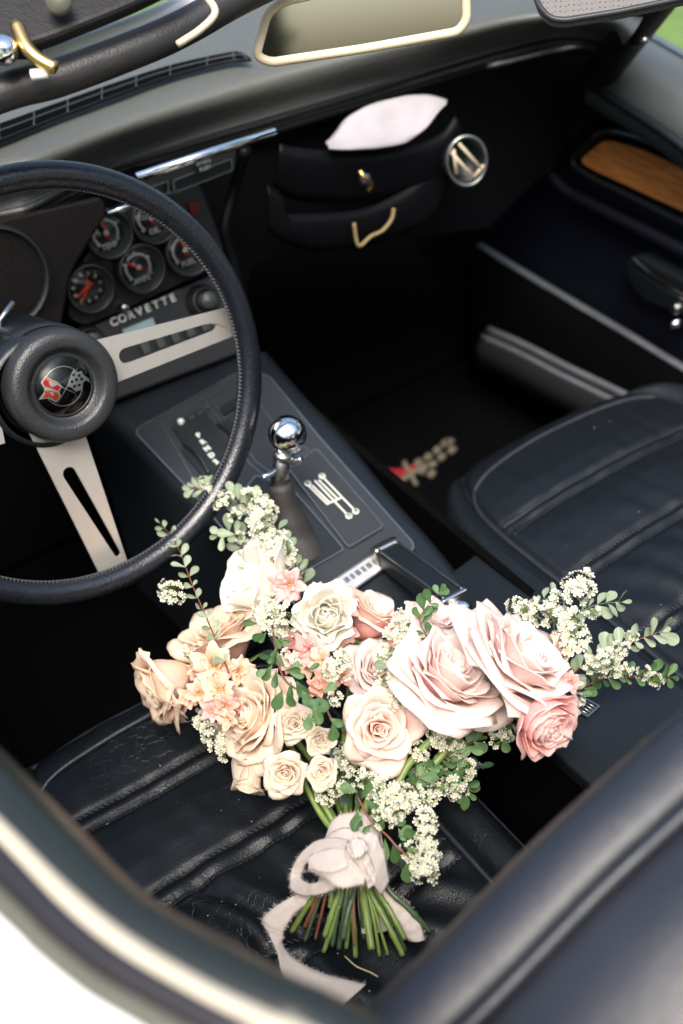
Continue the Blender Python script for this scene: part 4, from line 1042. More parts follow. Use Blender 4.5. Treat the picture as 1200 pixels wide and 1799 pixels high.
# floor mat with crossed flags
FM = Plane((.8, 1.2, .168), (0, 0, 1))
mato = obj('floor_mat', *prism(rpoly([(.60, .92, .168), (.97, .92, .168), (.95, 1.33, .168), (.60, 1.33, .168)], .03), (0, 0, 1), .008), M['carpet'], None, smooth=False)
tag(mato, 'black carpet floor mat with red and tan crossed flag emblem in the passenger footwell', 'floor mat')
def fmat(name, pts, mt, off=.002): obj(name, *prism([FM(a, b, off) for a, b in pts], (0, 0, 1), .002), mt, mato, smooth=False)
fmat('red_flag_emblem', [(640, 832), (668, 822), (700, 824), (732, 815), (730, 828), (700, 838), (672, 836), (656, 842)], M['redcarpet'])
fmat('flag_staff_emblem', [(706, 812), (712, 808), (735, 850), (728, 852)], M['greycarpet'], .0025)
fmat('flag_staff_emblem', [(700, 842), (748, 812), (752, 818), (704, 848)], M['greycarpet'], .003)
for x, y in ((735, 812), (752, 802), (742, 826), (760, 815), (768, 790), (782, 778), (776, 802), (794, 790), (790, 776), (758, 832)):
    fmat('chequer_emblem', [(x - 9, y + 2), (x - 1, y - 7), (x + 9, y - 3), (x, y + 7)], M['greycarpet'], .0035)
# ================================================================ bouquet
bq = empty('bouquet', loc=P(610, 1500, z=.40))
tag(bq, 'wedding bouquet of blush roses and white blossom tied with cream ribbon on the driver seat', 'bouquet')
def bq_local(o): o.matrix_parent_inverse = Matrix.Translation(-bq.location); return o
def bpart(name, vs_, fs, mt, parent=None, **k):
    o = obj(name, vs_, fs, mt, parent or bq, **k)
    if parent is None: bq_local(o)
    return o
def bempty(name, mw=None):
    o = empty(name, bq); 
    o.matrix_local = Matrix.Translation(-bq.location) @ (mw if mw is not None else Matrix.Identity(4)); return o
def basis(pos, zax, yhint=None):
    z_ = V(zax).normalized(); y_ = V(yhint) if yhint is not None else z_.orthogonal()
    y_ = (y_ - z_ * y_.dot(z_)).normalized(); x_ = y_.cross(z_)
    mm = Matrix.Identity(4)
    for i, v in enumerate((x_, y_, z_)):
        for r_ in range(3): mm[r_][i] = v[r_]
    mm.translation = V(pos); return mm
def idir(ix, iy, tow):             # direction from picture right, picture down, towards the viewer
    return (cx_ * ix + cy_ * iy - cz_ * tow).normalized()

def petal(rnd, a, r0, h, W, p0, p1, curl, tip, tp=2.2, z0=0, nu=10, nv=12, roll=0, wav=.0, crease=0):
    cols = []; ph = rnd.uniform(0, 9)
    for i in range(nu + 1):
        u = -1 + 2 * i / nu; hh = h * (1 - tip * abs(u) ** tp + crease * max(0, 1 - abs(u) * 2.2) + .05 * noise.noise(V((u * 2.3, ph, 7))) + .02 * noise.noise(V((u * 7, ph, 3)))); rho, z = r0, z0; col = []
        for j in range(nv + 1):
            v = j / nv
            wm = W * (.30 + .70 * math.sin(min(1, v * 1.25) * PI / 2)) * (1 - .10 * max(0, v - .8) / .2)
            x = u * wm
            an = x / max(rho * .9 + W * .25, .35 * W) 
            an = max(-2.7, min(2.7, an))
            f = max(0, (v - .58) / .42)
            rr = rho + roll * max(0, abs(u) - .55) ** 2 * v * 4 + wav * math.sin(u * 4.2 + ph) * v * v + wav * .6 * noise.noise(V((u * 2 + ph, v * 3, ph)))
            col.append((V((math.cos(a + an) * rr, math.sin(a + an) * rr, z + wav * .8 * math.sin(u * 3 + ph * 2) * v * v)), (i / nu, v)))
            s = min(1, v * 1.6); s = s * s * (3 - 2 * s)
            phi = p0 + (p1 - p0) * s + curl * f ** 1.6 * (1 + .7 * abs(u) ** 1.5)
            rho += math.sin(phi) * hh / nv; z += math.cos(phi) * hh / nv
            if rho < .0003: rho = .0003
        cols.append(col)
    vs_ = [c[0] for col in cols for c in col]; uv = [c[1] for col in cols for c in col]; n = nv + 1
    fs = [(i * n + j, (i + 1) * n + j, (i + 1) * n + j + 1, i * n + j + 1) for i in range(nu) for j in range(nv)]
    return vs_, fs, uv
def multi(name, items, mt, parent, solid=0):
    vs_, fs, uv = [], [], []
    for v_, f_, u_ in items:
        k = len(vs_); vs_ += v_; fs += [tuple(i + k for i in f) for f in f_]; uv += u_
    o = obj(name, vs_, fs, mt, parent, uvs=uv)
    if solid:
        s = o.modifiers.new('thickness', 'SOLIDIFY'); s.thickness = solid; s.offset = 0
    return o
HEADS = []
def flower(name, px, py, z, dpx, axis, mt, n, seed, opn=1., curl=1., tip=.25, inner=.35, wav=.075, kind='rose', label=None, up=None, sepals=True, zc=.5, tp=2.2, crease=.0, gap=0):
    rnd = random.Random(seed); c = P(px, py, z=z); R_ = dpx / 2 / pxm(c) ; ax = idir(*axis)
    base = c - ax * R_ * zc
    e = bempty(name, basis(base, ax, up)); 
    if label: e['label'] = label
    ins = []
    for i in range(n):
        t = i / (n - 1); a = i * 2.39996 + rnd.uniform(-.25, .25)
        if kind == 'rose':
            h = R_ * (.92 + .42 * t) * rnd.uniform(.95, 1.05); W = R_ * (.58 + .62 * t)
            p0 = .12 + .95 * t ** .8 * (.5 + .5 * opn); p1 = -.22 + 1.02 * t ** 1.1 * opn; cu = (.25 + 1.25 * t ** 1.6) * curl * rnd.uniform(.75, 1.25)
            it = petal(rnd, a, R_ * (.012 + .03 * t), h, W, p0, p1, cu, tip * (.6 + .6 * t), tp, wav=R_ * wav * (.3 + t), roll=R_ * .10 * t, crease=crease * t)
        elif kind == 'ran':
            h = R_ * (.85 + .55 * t) * rnd.uniform(.95, 1.05); W = R_ * (.30 + .50 * t)
            p0 = .35 + 1.15 * t ** .7; p1 = -1.0 + (1.0 + .75 * opn) * t ** 1.3
            it = petal(rnd, a, R_ * (.02 + .06 * t), h, W, p0, p1, .25 * curl * t, tip, 2.5, wav=R_ * wav * (.3 + t))
        if t < inner: ins.append(it)
        else: 
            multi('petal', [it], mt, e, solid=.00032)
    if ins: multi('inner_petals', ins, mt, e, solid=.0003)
    if sepals:
        for k in range(5):
            it = petal(rnd, k * 1.2566 + .3, R_ * .06, R_ * .55, R_ * .10, 1.2, 1.35, .6, .9, 1.5, z0=-R_ * .03, nu=4, nv=6)
            multi('sepal', [it], M['calyx'], e)
        obj('calyx', *lathe([(.0001, -R_ * .22), (R_ * .09, -R_ * .2), (R_ * .13, -R_ * .05), (R_ * .17, R_ * .05)], (0, 0, 0), (0, 0, 1), 12), M['calyx'], e)
    HEADS.append((base - ax * R_ * .2, ax)); return e

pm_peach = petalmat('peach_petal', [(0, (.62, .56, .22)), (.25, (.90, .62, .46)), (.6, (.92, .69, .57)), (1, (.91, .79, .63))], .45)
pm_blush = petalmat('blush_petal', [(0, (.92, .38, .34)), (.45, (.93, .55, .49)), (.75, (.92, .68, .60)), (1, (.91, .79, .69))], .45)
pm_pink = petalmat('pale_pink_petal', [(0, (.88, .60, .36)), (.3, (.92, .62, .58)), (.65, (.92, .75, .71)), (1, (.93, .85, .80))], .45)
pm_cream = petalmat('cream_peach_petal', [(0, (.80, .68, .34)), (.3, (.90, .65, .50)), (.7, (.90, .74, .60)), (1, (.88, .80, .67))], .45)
pm_white = petalmat('white_petal', [(0, (.78, .78, .54)), (.3, (.92, .90, .81)), (1, (.93, .91, .85))], .45)
pm_ran = petalmat('salmon_pink_petal', [(0, (.84, .78, .34)), (.25, (.94, .64, .46)), (.6, (.94, .56, .53)), (1, (.94, .71, .67))], .45)
pm_stock = petalmat('peach_stock_petal', [(0, (.65, .60, .10)), (.22, (.93, .62, .36)), (1, (.94, .74, .62))], .45)
pm_stockp = petalmat('pink_stock_petal', [(0, (.60, .60, .08)), (.25, (.94, .52, .46)), (1, (.95, .64, .60))], .45)
pm_coral = petalmat('coral_stock_petal', [(0, (.75, .45, .12)), (.3, (.86, .40, .28)), (1, (.87, .55, .44))], .36)

# --- roses
flower('rose', 300, 1200, .460, 178, (-.72, .42, .35), pm_peach, 22, 1, opn=.62, curl=1.35, tip=.12, inner=.25, label='peach rose at the left edge of the bouquet, facing the footwell', zc=.55, crease=.10)
flower('rose', 392, 1132, .465, 190, (-.35, -.80, .35), pm_peach, 20, 2, opn=.66, curl=1.3, tip=.12, inner=.25, label='peach rose behind the peach stock flowers, seen from the side', zc=.55, crease=.10)
flower('rose', 458, 1266, .470, 165, (-.70, -.25, .50), pm_cream, 34, 3, opn=1.12, curl=.95, tip=.14, inner=.3, label='open cream rose with many folded petals', zc=.45, crease=.14)
flower('rose', 664, 1280, .482, 142, (.10, -.12, 1), pm_blush, 24, 4, opn=.80, curl=1.15, tip=.14, inner=.3, label='blush rose with its swirled centre facing the viewer', zc=.5, crease=.08)
flower('rose', 782, 1200, .500, 195, (.48, -.70, .48), pm_pink, 38, 5, opn=1.28, curl=.85, tip=.14, inner=.25, label='large open pale pink rose in the middle right of the bouquet', zc=.42, crease=.16)
flower('rose', 903, 1172, .510, 205, (.62, -.66, .42), pm_pink, 40, 6, opn=1.28, curl=.85, tip=.14, inner=.25, label='largest open pale pink rose, farthest right in the bouquet', zc=.42, crease=.16)
flower('rose', 648, 1096, .478, 140, (.45, -.75, .25), pm_blush, 20, 8, opn=.62, curl=1.1, tip=.12, inner=.3, label='blush rose half hidden behind the white ranunculus', zc=.5, crease=.08)
flower('rose', 655, 1182, .462, 125, (.3, -.5, .7), pm_pink, 22, 9, opn=.85, curl=1.1, tip=.2, inner=.3, label='pale rose peeping out above the blush rose', zc=.5, crease=.1)
flower('rose', 762, 1108, .480, 130, (.25, -.8, .4), pm_pink, 18, 10, opn=.62, curl=1.2, tip=.12, inner=.3, label='pale pink rose behind the large open roses', zc=.5, crease=.1)
# --- spray roses
for i, (x, y, z, d, a, o_, lb) in enumerate(((518, 1271, .486, 84, (-.15, -.2, 1), .62, 'small cream spray rose, uppermost of the cluster'), (563, 1296, .484, 72, (.1, .15, 1), .45, 'small half closed cream spray rose on the right of the cluster'),
        (503, 1356, .472, 88, (-.15, .1, 1), .78, 'widest small cream spray rose, lower left of the cluster'), (566, 1353, .474, 70, (.1, .1, 1), .6, 'small cream spray rose, lower right of the cluster'),
        (440, 1360, .452, 96, (-.2, .85, .35), .3, 'small cream rose bud pointing down'))):
    flower('spray_rose', x, y, z, d, a, pm_cream, 20, 30 + i, opn=o_, curl=1.0, tip=.10, inner=.3, wav=.08, label=lb, zc=.5)
# --- ranunculus
flower('ranunculus', 574, 1082, .512, 112, (.05, -.22, 1), pm_white, 34, 40, opn=.72, curl=1.5, tip=.12, inner=.3, wav=.09, kind='ran', label='white ranunculus facing the viewer', zc=.35)
flower('ranunculus', 455, 1028, .500, 165, (-.70, -.35, .35), pm_white, 22, 41, opn=1.15, curl=1.6, tip=.12, inner=.3, wav=.06, kind='ran', label='white ranunculus seen from the side at the top of the bouquet', zc=.4)
flower('ranunculus', 952, 1266, .500, 128, (.50, .42, .70), pm_ran, 52, 42, opn=.85, curl=.5, tip=.10, inner=.3, wav=.05, kind='ran', label='salmon pink ranunculus with tight ruffled petals', zc=.42)

# --- stock flowers
stock_meshes = {}
def stock(px, py, z, dpx, mk, seed, n=5):
    rnd = random.Random(seed); c = P(px, py, z=z); R_ = dpx / 2 / pxm(c)
    ax = idir(rnd.uniform(-.5, .4), rnd.uniform(-.4, .4), 1)
    e = bempty('stock_flower', basis(c - ax * R_ * .25, ax))
    for lay in range(2):
        m_ = n if lay == 0 else 3
        for k in range(m_):
            it = petal(rnd, (k + lay * .5) * 2 * PI / m_ + rnd.uniform(-.2, .2), R_ * .05, R_ * (1.1 - .35 * lay), R_ * (.50 - .1 * lay), .45 - .2 * lay, 1.15 - .55 * lay, .6, .22, 2.5, nu=8, nv=8, wav=R_ * .14)
            multi('petal', [it], mk, e, solid=.0003)
    obj('flower_centre', *lathe([(.0001, R_ * .22), (R_ * .06, R_ * .18), (R_ * .09, R_ * .05), (R_ * .05, -R_ * .2)], (0, 0, 0), (0, 0, 1), 8), M['floretc2'], e)
M['floretc2'] = mat('yellow_green_centre', (.50, .48, .06), .5)
for i, (x, y, z, d, mk) in enumerate(((508, 1028, .520, 74, pm_stockp), (376, 1168, .500, 92, pm_stock), (352, 1218, .490, 62, pm_stock), (385, 1212, .500, 66, pm_stock), (398, 1240, .494, 52, pm_coral),
        (372, 1248, .488, 46, pm_stockp), (402, 1262, .486, 48, pm_stock), (418, 1238, .488, 36, pm_coral), (350, 1176, .492, 50, pm_stock), (330, 1226, .482, 46, pm_stock), (420, 1180, .494, 60, pm_stock),
        (546, 1142, .505, 76, pm_stockp), (566, 1160, .502, 56, pm_stock), (574, 1194, .500, 58, pm_coral), (600, 1188, .496, 44, pm_coral), (560, 1206, .494, 46, pm_coral), (520, 1122, .500, 56, pm_stockp),
        (508, 1165, .490, 46, pm_stockp), (560, 1042, .505, 44, pm_stockp), (610, 1110, .488, 54, pm_stockp), (1002, 1198, .490, 46, pm_stockp), (985, 1128, .505, 46, pm_stockp), (868, 1245, .462, 44, pm_stockp), (700, 1130, .47, 50, pm_stockp), (590, 1128, .49, 50, pm_stock), (895, 1215, .47, 52, pm_white), (540, 1172, .49, 50, pm_stock))):
    stock(x, y, z, d, mk, 60 + i)

# --- blossom clusters: many tiny five petalled florets on thin stalks
def cluster_mesh(seed, n, rad):
    rnd = random.Random(seed); vs_, fs, uv, mi = [], [], [], []
    for k in range(n):
        d = V((rnd.gauss(0, 1), rnd.gauss(0, 1), abs(rnd.gauss(0, 1)) + .1)).normalized()
        c = V((d.x * rad, d.y * rad * .9, d.z * rad * .75)) * rnd.uniform(.75, 1.05)
        mm = basis(c, (d + V((rnd.gauss(0, .3), rnd.gauss(0, .3), .3))).normalized())
        fr = rnd.uniform(.0022, .0036); k0 = len(vs_)
        # stalk
        v_, f_ = tube([V((0, 0, -rad * .3)), c * .6, c], .00022, 4, cap=False); vs_ += v_; fs += [tuple(i + k0 for i in f) for f in f_]; uv += [(0, 0)] * len(v_); mi += [1] * len(f_)
        rot = rnd.uniform(0, 6)
        for p in range(5):
            a = rot + p * 1.2566; k0 = len(vs_)
            for (rr, da, zz, v) in ((.0004, 0, 0, 0), (fr * .65, -.50, .0004, .6), (fr, -.28, .0010 , 1), (fr, .28, .0010, 1), (fr * .65, .50, .0004, .6), (fr * .6, 0, .0001, .6)):
                vs_.append(mm @ V((math.cos(a + da) * rr, math.sin(a + da) * rr, zz))); uv.append((.5, v))
            fs += [(k0, k0 + 1, k0 + 5), (k0 + 1, k0 + 2, k0 + 5), (k0 + 2, k0 + 3, k0 + 5), (k0 + 3, k0 + 4, k0 + 5), (k0 + 4, k0, k0 + 5)]; mi += [0] * 5
        k0 = len(vs_)
        for p in range(6): vs_.append(mm @ V((math.cos(p * 1.047) * fr * .24, math.sin(p * 1.047) * fr * .24, .0005))); uv.append((0, 0))
        vs_.append(mm @ V((0, 0, .0011))); uv.append((0, 0))
        fs += [(k0 + p, k0 + (p + 1) % 6, k0 + 6) for p in range(6)]; mi += [2] * 6
    return mesh('blossom_cluster', vs_, fs, [M['floret'], M['stem'], M['floretc']], True, uvs=uv, mi=mi)
CL = [cluster_mesh(100 + i, n, r_) for i, (n, r_) in enumerate(((20, .0122), (15, .0108), (12, .0095), (24, .0135)))]
def leaf_mesh(l, w_, fold, bend, mt, pt=.0):
    vs_, fs, uv = [], [], []
    prof = [(0, .06), (.12, .35), (.3, .78), (.5, 1), (.7, .95), (.86, .66), (.96, .28), (1, .0)] if pt else [(0, .06), (.15, .28), (.35, .62), (.55, .92), (.72, 1), (.87, .80), (.96, .42), (1, .02)]
    for t, q in prof:
        zb = -bend * t * t * l
        for s in (-1, -.5, 0, .5, 1):
            vs_.append(V((s * q * w_ / 2, t * l, zb + abs(s) * q * w_ * fold + .06 * w_ * math.sin(t * 7 + s)))); uv.append((.5 + s / 2, t))
    for i in range(len(prof) - 1):
        for k in range(4): fs.append((i * 5 + k, i * 5 + k + 1, i * 5 + 6 + k, i * 5 + 5 + k))
    # petiole
    k0 = len(vs_); v_, f_ = tube([V((0, -l * .18, -.0006)), V((0, 0, 0)), V((0, l * .3, 0))], .00035, 4, cap=False); vs_ += v_; uv += [(.5, 0)] * len(v_); fs += [tuple(i + k0 for i in f) for f in f_]
    return mesh('leaf', vs_, fs, mt, True, uvs=uv)
LM = {k: [leaf_mesh(1, w_, f_, b_, M[k]) for w_, f_, b_ in ((.52, .15, .1), (.60, .08, .25), (.46, .2, -.1), (.62, .05, .05))] for k in ('leafg', 'leafs', 'leafd')}
rl = random.Random(11)
def leaf(parent, px, py, z, ang, lpx, mk, tilt=.5):
    p = P(px, py, z=z); a = R(ang); d = cx_ * math.cos(a) + cy_ * math.sin(a) + cz_ * rl.uniform(-tilt, tilt)
    nrm = -cz_ + cx_ * rl.gauss(0, .45) + cy_ * rl.gauss(0, .45)
    if rl.random() < .2: nrm += cx_ * rl.uniform(-1.5, 1.5)
    y_ = d.normalized(); z_ = (nrm - y_ * nrm.dot(y_)).normalized(); x_ = y_.cross(z_); L_ = lpx / pxm(p)
    mm = Matrix.Identity(4)
    for i, v in enumerate((x_, y_, z_)):
        for r_ in range(3): mm[r_][i] = v[r_] * L_
    mm.translation = p
    return link('leaf', rl.choice(LM[mk]), parent, mm)
def cluster(parent, px, py, z, s=1., tilt=.5):
    p = P(px, py, z=z); ax = -cz_ + cx_ * rl.uniform(-tilt, tilt) + cy_ * rl.uniform(-tilt, tilt)
    mm = basis(p, ax) @ Matrix.Rotation(rl.uniform(0, 6), 4, 'Z') @ Matrix.Scale(s * rl.uniform(.9, 1.1), 4)
    return link('blossom_cluster', rl.choice(CL), parent, mm)
def unit(): return bempty('foliage_sprig', Matrix.Translation((0, 0, 0)))
def sprig(path, mk='leafs', step=14, lpx=22, clusters=(), stem='stemr', r=.0011, both=True, start=.0, cs=1., lab=None, dens=1, spread=(32, 65)):
    e = unit()
    if lab: e['label'] = lab
    pts = [V(p) for p in path]; c = crv(pts, 10)
    obj('sprig_stem', *tube([P(q.x, q.y, z=q.z) for q in c], lambda t: r * (1 - .6 * t), 6), M[stem], e)
    acc = 0; side = 1
    for i in range(1, len(c)):
        d = V((c[i].x - c[i - 1].x, c[i].y - c[i - 1].y)); acc += d.length
        if i / len(c) < start: acc = 0; continue
        if acc >= step:
            acc = 0; side = -side; ba = math.degrees(math.atan2(d.y, d.x))
            for s_ in ((1, -1) if both else (side,)):
                for _ in range(dens):
                    leaf(e, c[i].x + rl.uniform(-2, 2), c[i].y + rl.uniform(-2, 2), c[i].z + rl.uniform(-.002, .006), ba + s_ * rl.uniform(*spread), lpx * rl.uniform(.6, 1.3), mk)
    leaf(e, c[-1].x, c[-1].y, c[-1].z, math.degrees(math.atan2(d.y, d.x)), lpx * .7, mk)
    for q in clusters: cluster(e, q[0], q[1], q[2], cs * (q[3] if len(q) > 3 else 1))
    return e
# upper left pair, under the wheel rim
sprig([(520, 1040, .47), (495, 985, .50), (470, 930, .515), (425, 885, .525), (388, 862, .53), (338, 858, .53)], 'leafs', 9, 26, [(375, 862, .535), (392, 880, .535, .9), (358, 850, .53, .7), (412, 905, .53, .8)], lab='silvery sprig reaching up past the wheel rim', dens=1)
sprig([(540, 1035, .48), (515, 985, .505), (495, 945, .515), (470, 905, .525), (445, 872, .53)], 'leafs', 11, 24, [(440, 880, .535), (462, 895, .535), (455, 920, .532, 1.1), (488, 945, .528), (492, 968, .522, 1.1), (470, 940, .528), (505, 985, .515, .8), (478, 965, .52, .9)], lab='silvery sprig crowned with white blossom beside the shifter boot')
sprig([(465, 1010, .48), (430, 965, .50), (405, 935, .51), (385, 940, .51)], 'leafs', 11, 26, [(425, 945, .51, .7)], lab='short silvery sprig below the wheel rim')
# left sprig
sprig([(402, 1182, .505), (382, 1130, .508), (356, 1070, .510), (335, 1020, .512), (312, 960, .512), (282, 920, .510)], 'leafs', 17, 20, [(303, 1042, .515, .9), (290, 1028, .513, .5), (330, 1140, .505, .6), (352, 1160, .505, .5), (298, 1030, .515, .6)], lab='thin reddish sprig with small leaves beside the wheel rim', r=.0009)
# centre green sprig
e = unit(); e['label'] = 'bright green sprig across the middle of the bouquet'
obj('sprig_stem', *tube([P(a, b, z=c) for a, b, c in crv([V(q) for q in ((478, 1100, .54), (486, 1150, .54), (498, 1190, .54), (520, 1210, .538), (560, 1225, .53), (585, 1270, .515))], 8)], .0009, 6), M['stemr'], e)
for (x, y, a, l) in ((452, 1096, 185, 26), (465, 1112, 150, 24), (468, 1110, 120, 22), (482, 1120, 60, 22), (488, 1122, 20, 22), (486, 1138, 110, 30), (488, 1145, 75, 26), (478, 1168, 120, 34), (486, 1178, 95, 30), (470, 1175, 150, 22), (500, 1178, -10, 30), (508, 1182, 15, 26), (520, 1196, 60, 32), (512, 1198, 95, 30), (540, 1178, -25, 24),
        (496, 1212, 110, 36), (508, 1212, 85, 32), (530, 1212, 60, 30), (535, 1235, 5, 42), (550, 1238, 70, 36), (562, 1232, 95, 34), (568, 1215, -30, 26), (584, 1270, 85, 34), (580, 1262, 30, 24), (545, 1252, 100, 30), (478, 1152, 170, 24), (515, 1178, -60, 18)):
    leaf(e, x, y, .545, a, l * 1.05, 'leafg', .3)
for (x, y, z, s) in ((480, 1062, .548, 1.1), (468, 1078, .546, .9), (497, 1076, .546, 1.0), (474, 1094, .542, .9), (502, 1100, .54, 1.0), (458, 1068, .542, .8), (514, 1158, .535, .9), (594, 1170, .522, 1.0), (580, 1178, .52, .8), (606, 1160, .52, .7), (590, 1225, .51, .8)): cluster(e, x, y, z, s)
# sprigs between the roses
sprig([(765, 1170, .47), (750, 1120, .52), (738, 1085, .53), (772, 1040, .54)], 'leafg', 13, 26, [(718, 1065, .53, .5), (700, 1105, .525, .9), (690, 1120, .52, .9), (705, 1090, .525, .9), (680, 1140, .515, .8), (715, 1115, .52, .7)], lab='fine sprig rising between the pink roses', r=.0007)
sprig([(700, 1220, .49), (690, 1190, .50), (680, 1160, .505)], 'leafs', 14, 22, [(690, 1205, .51, 1.1), (705, 1185, .51, .8), (672, 1195, .51, .7), (700, 1235, .505, .7), (668, 1150, .51, .8)], lab='small blossom sprig above the blush rose')
sprig([(450, 1290, .46), (400, 1290, .455), (372, 1295, .45), (350, 1255, .45)], 'leafs', 14, 18, [(372, 1285, .455), (385, 1305, .45, 1.0), (362, 1270, .455, .9), (395, 1320, .448, .8), (352, 1262, .455, .7), (410, 1305, .45, .7)], lab='blossom sprig hanging below the left roses')
# right-hand sprigs
sprig([(930, 1180, .47), (980, 1120, .50), (1015, 1080, .515), (1050, 1062, .52), (1092, 1058, .52)], 'leafs', 13, 26, [(1018, 1028, .528, 1.1), (1010, 1045, .528, 1.1), (970, 1060, .52, .9), (1040, 1075, .52, .8), (1028, 1015, .525, .8), (1000, 1085, .52, .9)], lab='sprig of white blossom and leaves over the passenger seat', stem='stemd')
sprig([(900, 1140, .49), (930, 1085, .51), (945, 1060, .515), (975, 1045, .515)], 'leafs', 12, 20, [(920, 1072, .52), (940, 1080, .52, 1.1), (972, 1088, .52, .9), (905, 1066, .515, .7), (1002, 1100, .518), (1010, 1125, .512, 1.0), (930, 1060, .518, .7), (992, 1135, .51, .9)], lab='dense white blossom behind the largest rose', stem='stemd')
sprig([(985, 1215, .475), (1010, 1180, .49), (1060, 1148, .50), (1110, 1128, .505), (1158, 1110, .505)], 'leafs', 11, 30, [(1060, 1158, .51, .9), (1090, 1142, .51, .7), (1075, 1172, .50, .8), (1108, 1120, .51, .7), (1035, 1165, .505, .8)], lab='long silvery sprig with a reddish stem over the console')
sprig([(1000, 1225, .465), (1050, 1195, .465), (1100, 1190, .46), (1150, 1185, .455), (1180, 1190, .45)], 'leafg', 12, 24, [(1100, 1175, .475, .7), (1130, 1180, .47, .6), (1150, 1195, .46, .6), (1055, 1180, .48, .6), (1015, 1230, .465, .6)], lab='low green sprig casting a shadow on the console', r=.0009)
sprig([(870, 1235, .47), (900, 1270, .455), (880, 1300, .445)], 'leafg', 13, 24, [(868, 1300, .45, .7), (890, 1285, .452, .7)], lab='green sprig under the salmon ranunculus')
# lower right
sprig([(700, 1400, .45), (740, 1360, .455), (800, 1320, .455), (840, 1300, .45)], 'leafg', 13, 26, [(775, 1262, .485, .9), (768, 1285, .48, .8), (780, 1300, .478, .8), (800, 1372, .44, .9), (820, 1350, .44, .7), (760, 1245, .485, .7), (790, 1275, .478, .6), (735, 1320, .47, .8)], lab='green sprig beside the thick rose stems')
sprig([(690, 1420, .44), (740, 1385, .435), (790, 1365, .43), (822, 1392, .42)], 'leafg', 12, 28, [(770, 1385, .435, .8), (810, 1388, .43, .7), (745, 1395, .44, .9), (842, 1312, .44, .5)], lab='green sprig lying on the seat edge')
sprig([(660, 1420, .45), (680, 1400, .455), (720, 1385, .455), (760, 1350, .45)], 'leafg', 14, 24, [(655, 1380, .465, 1.1), (672, 1390, .465, 1.1), (690, 1398, .463, 1.1), (708, 1402, .46, 1.0), (725, 1395, .458, 1.0), (640, 1365, .463, .8), (700, 1420, .455, .7), (590, 1385, .46, .9), (610, 1380, .46, .8), (572, 1400, .455, .7), (620, 1340, .465, .9), (605, 1325, .465, .8)], lab='thick white blossom below the blush rose')
# bottom sprig over the ribbon
e = unit(); e['label'] = 'leafy blossom sprig hanging over the ribbon'
obj('sprig_stem', *tube([P(a, b, z=c) for a, b, c in crv([V(q) for q in ((628, 1400, .478), (650, 1440, .472), (680, 1468, .462), (705, 1495, .455), (735, 1515, .445))], 8)], .0009, 6), M['stemr'], e)
for (x, y, a, l) in ((628, 1392, 200, 34), (636, 1402, -60, 34), (628, 1425, 95, 40), (636, 1432, 120, 34), (650, 1440, 30, 32), (655, 1448, 150, 24), (676, 1472, 95, 44), (690, 1480, 75, 40), (700, 1470, -40, 30), (668, 1462, 110, 26), (712, 1500, 80, 42), (718, 1510, 95, 44), (706, 1480, 40, 34), (728, 1508, 60, 40), (690, 1450, -20, 26), (700, 1455, 60, 26), (645, 1405, 45, 34), (662, 1430, -30, 26), (730, 1465, -150, 20), (722, 1480, -100, 30)):
    leaf(e, x, y, .470 - (y - 1392) * .00022, a, l * .95, 'leafg', .35)
for (x, y, z, s) in ((748, 1437, .452, 1.0), (755, 1450, .45, .7), (742, 1462, .45, .9), (752, 1478, .447, .8), (745, 1492, .445, .7), (762, 1500, .44, .7), (740, 1515, .44, 1.1), (752, 1528, .438, 1.1), (735, 1532, .438, .9), (678, 1440, .47, .9), (690, 1432, .468, .8), (722, 1492, .452, .7), (670, 1425, .47, .8)): cluster(e, x, y, z, s)
# inner greenery that fills the dark gaps
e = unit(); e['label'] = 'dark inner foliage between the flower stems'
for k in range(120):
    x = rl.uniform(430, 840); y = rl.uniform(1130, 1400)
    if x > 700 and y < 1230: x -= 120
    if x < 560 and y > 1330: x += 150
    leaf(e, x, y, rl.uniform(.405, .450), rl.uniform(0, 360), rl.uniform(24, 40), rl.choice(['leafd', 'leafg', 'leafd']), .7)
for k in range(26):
    x = rl.uniform(600, 830); y = rl.uniform(1240, 1400); cluster(e, x, y, rl.uniform(.42, .455), rl.uniform(.6, .9))

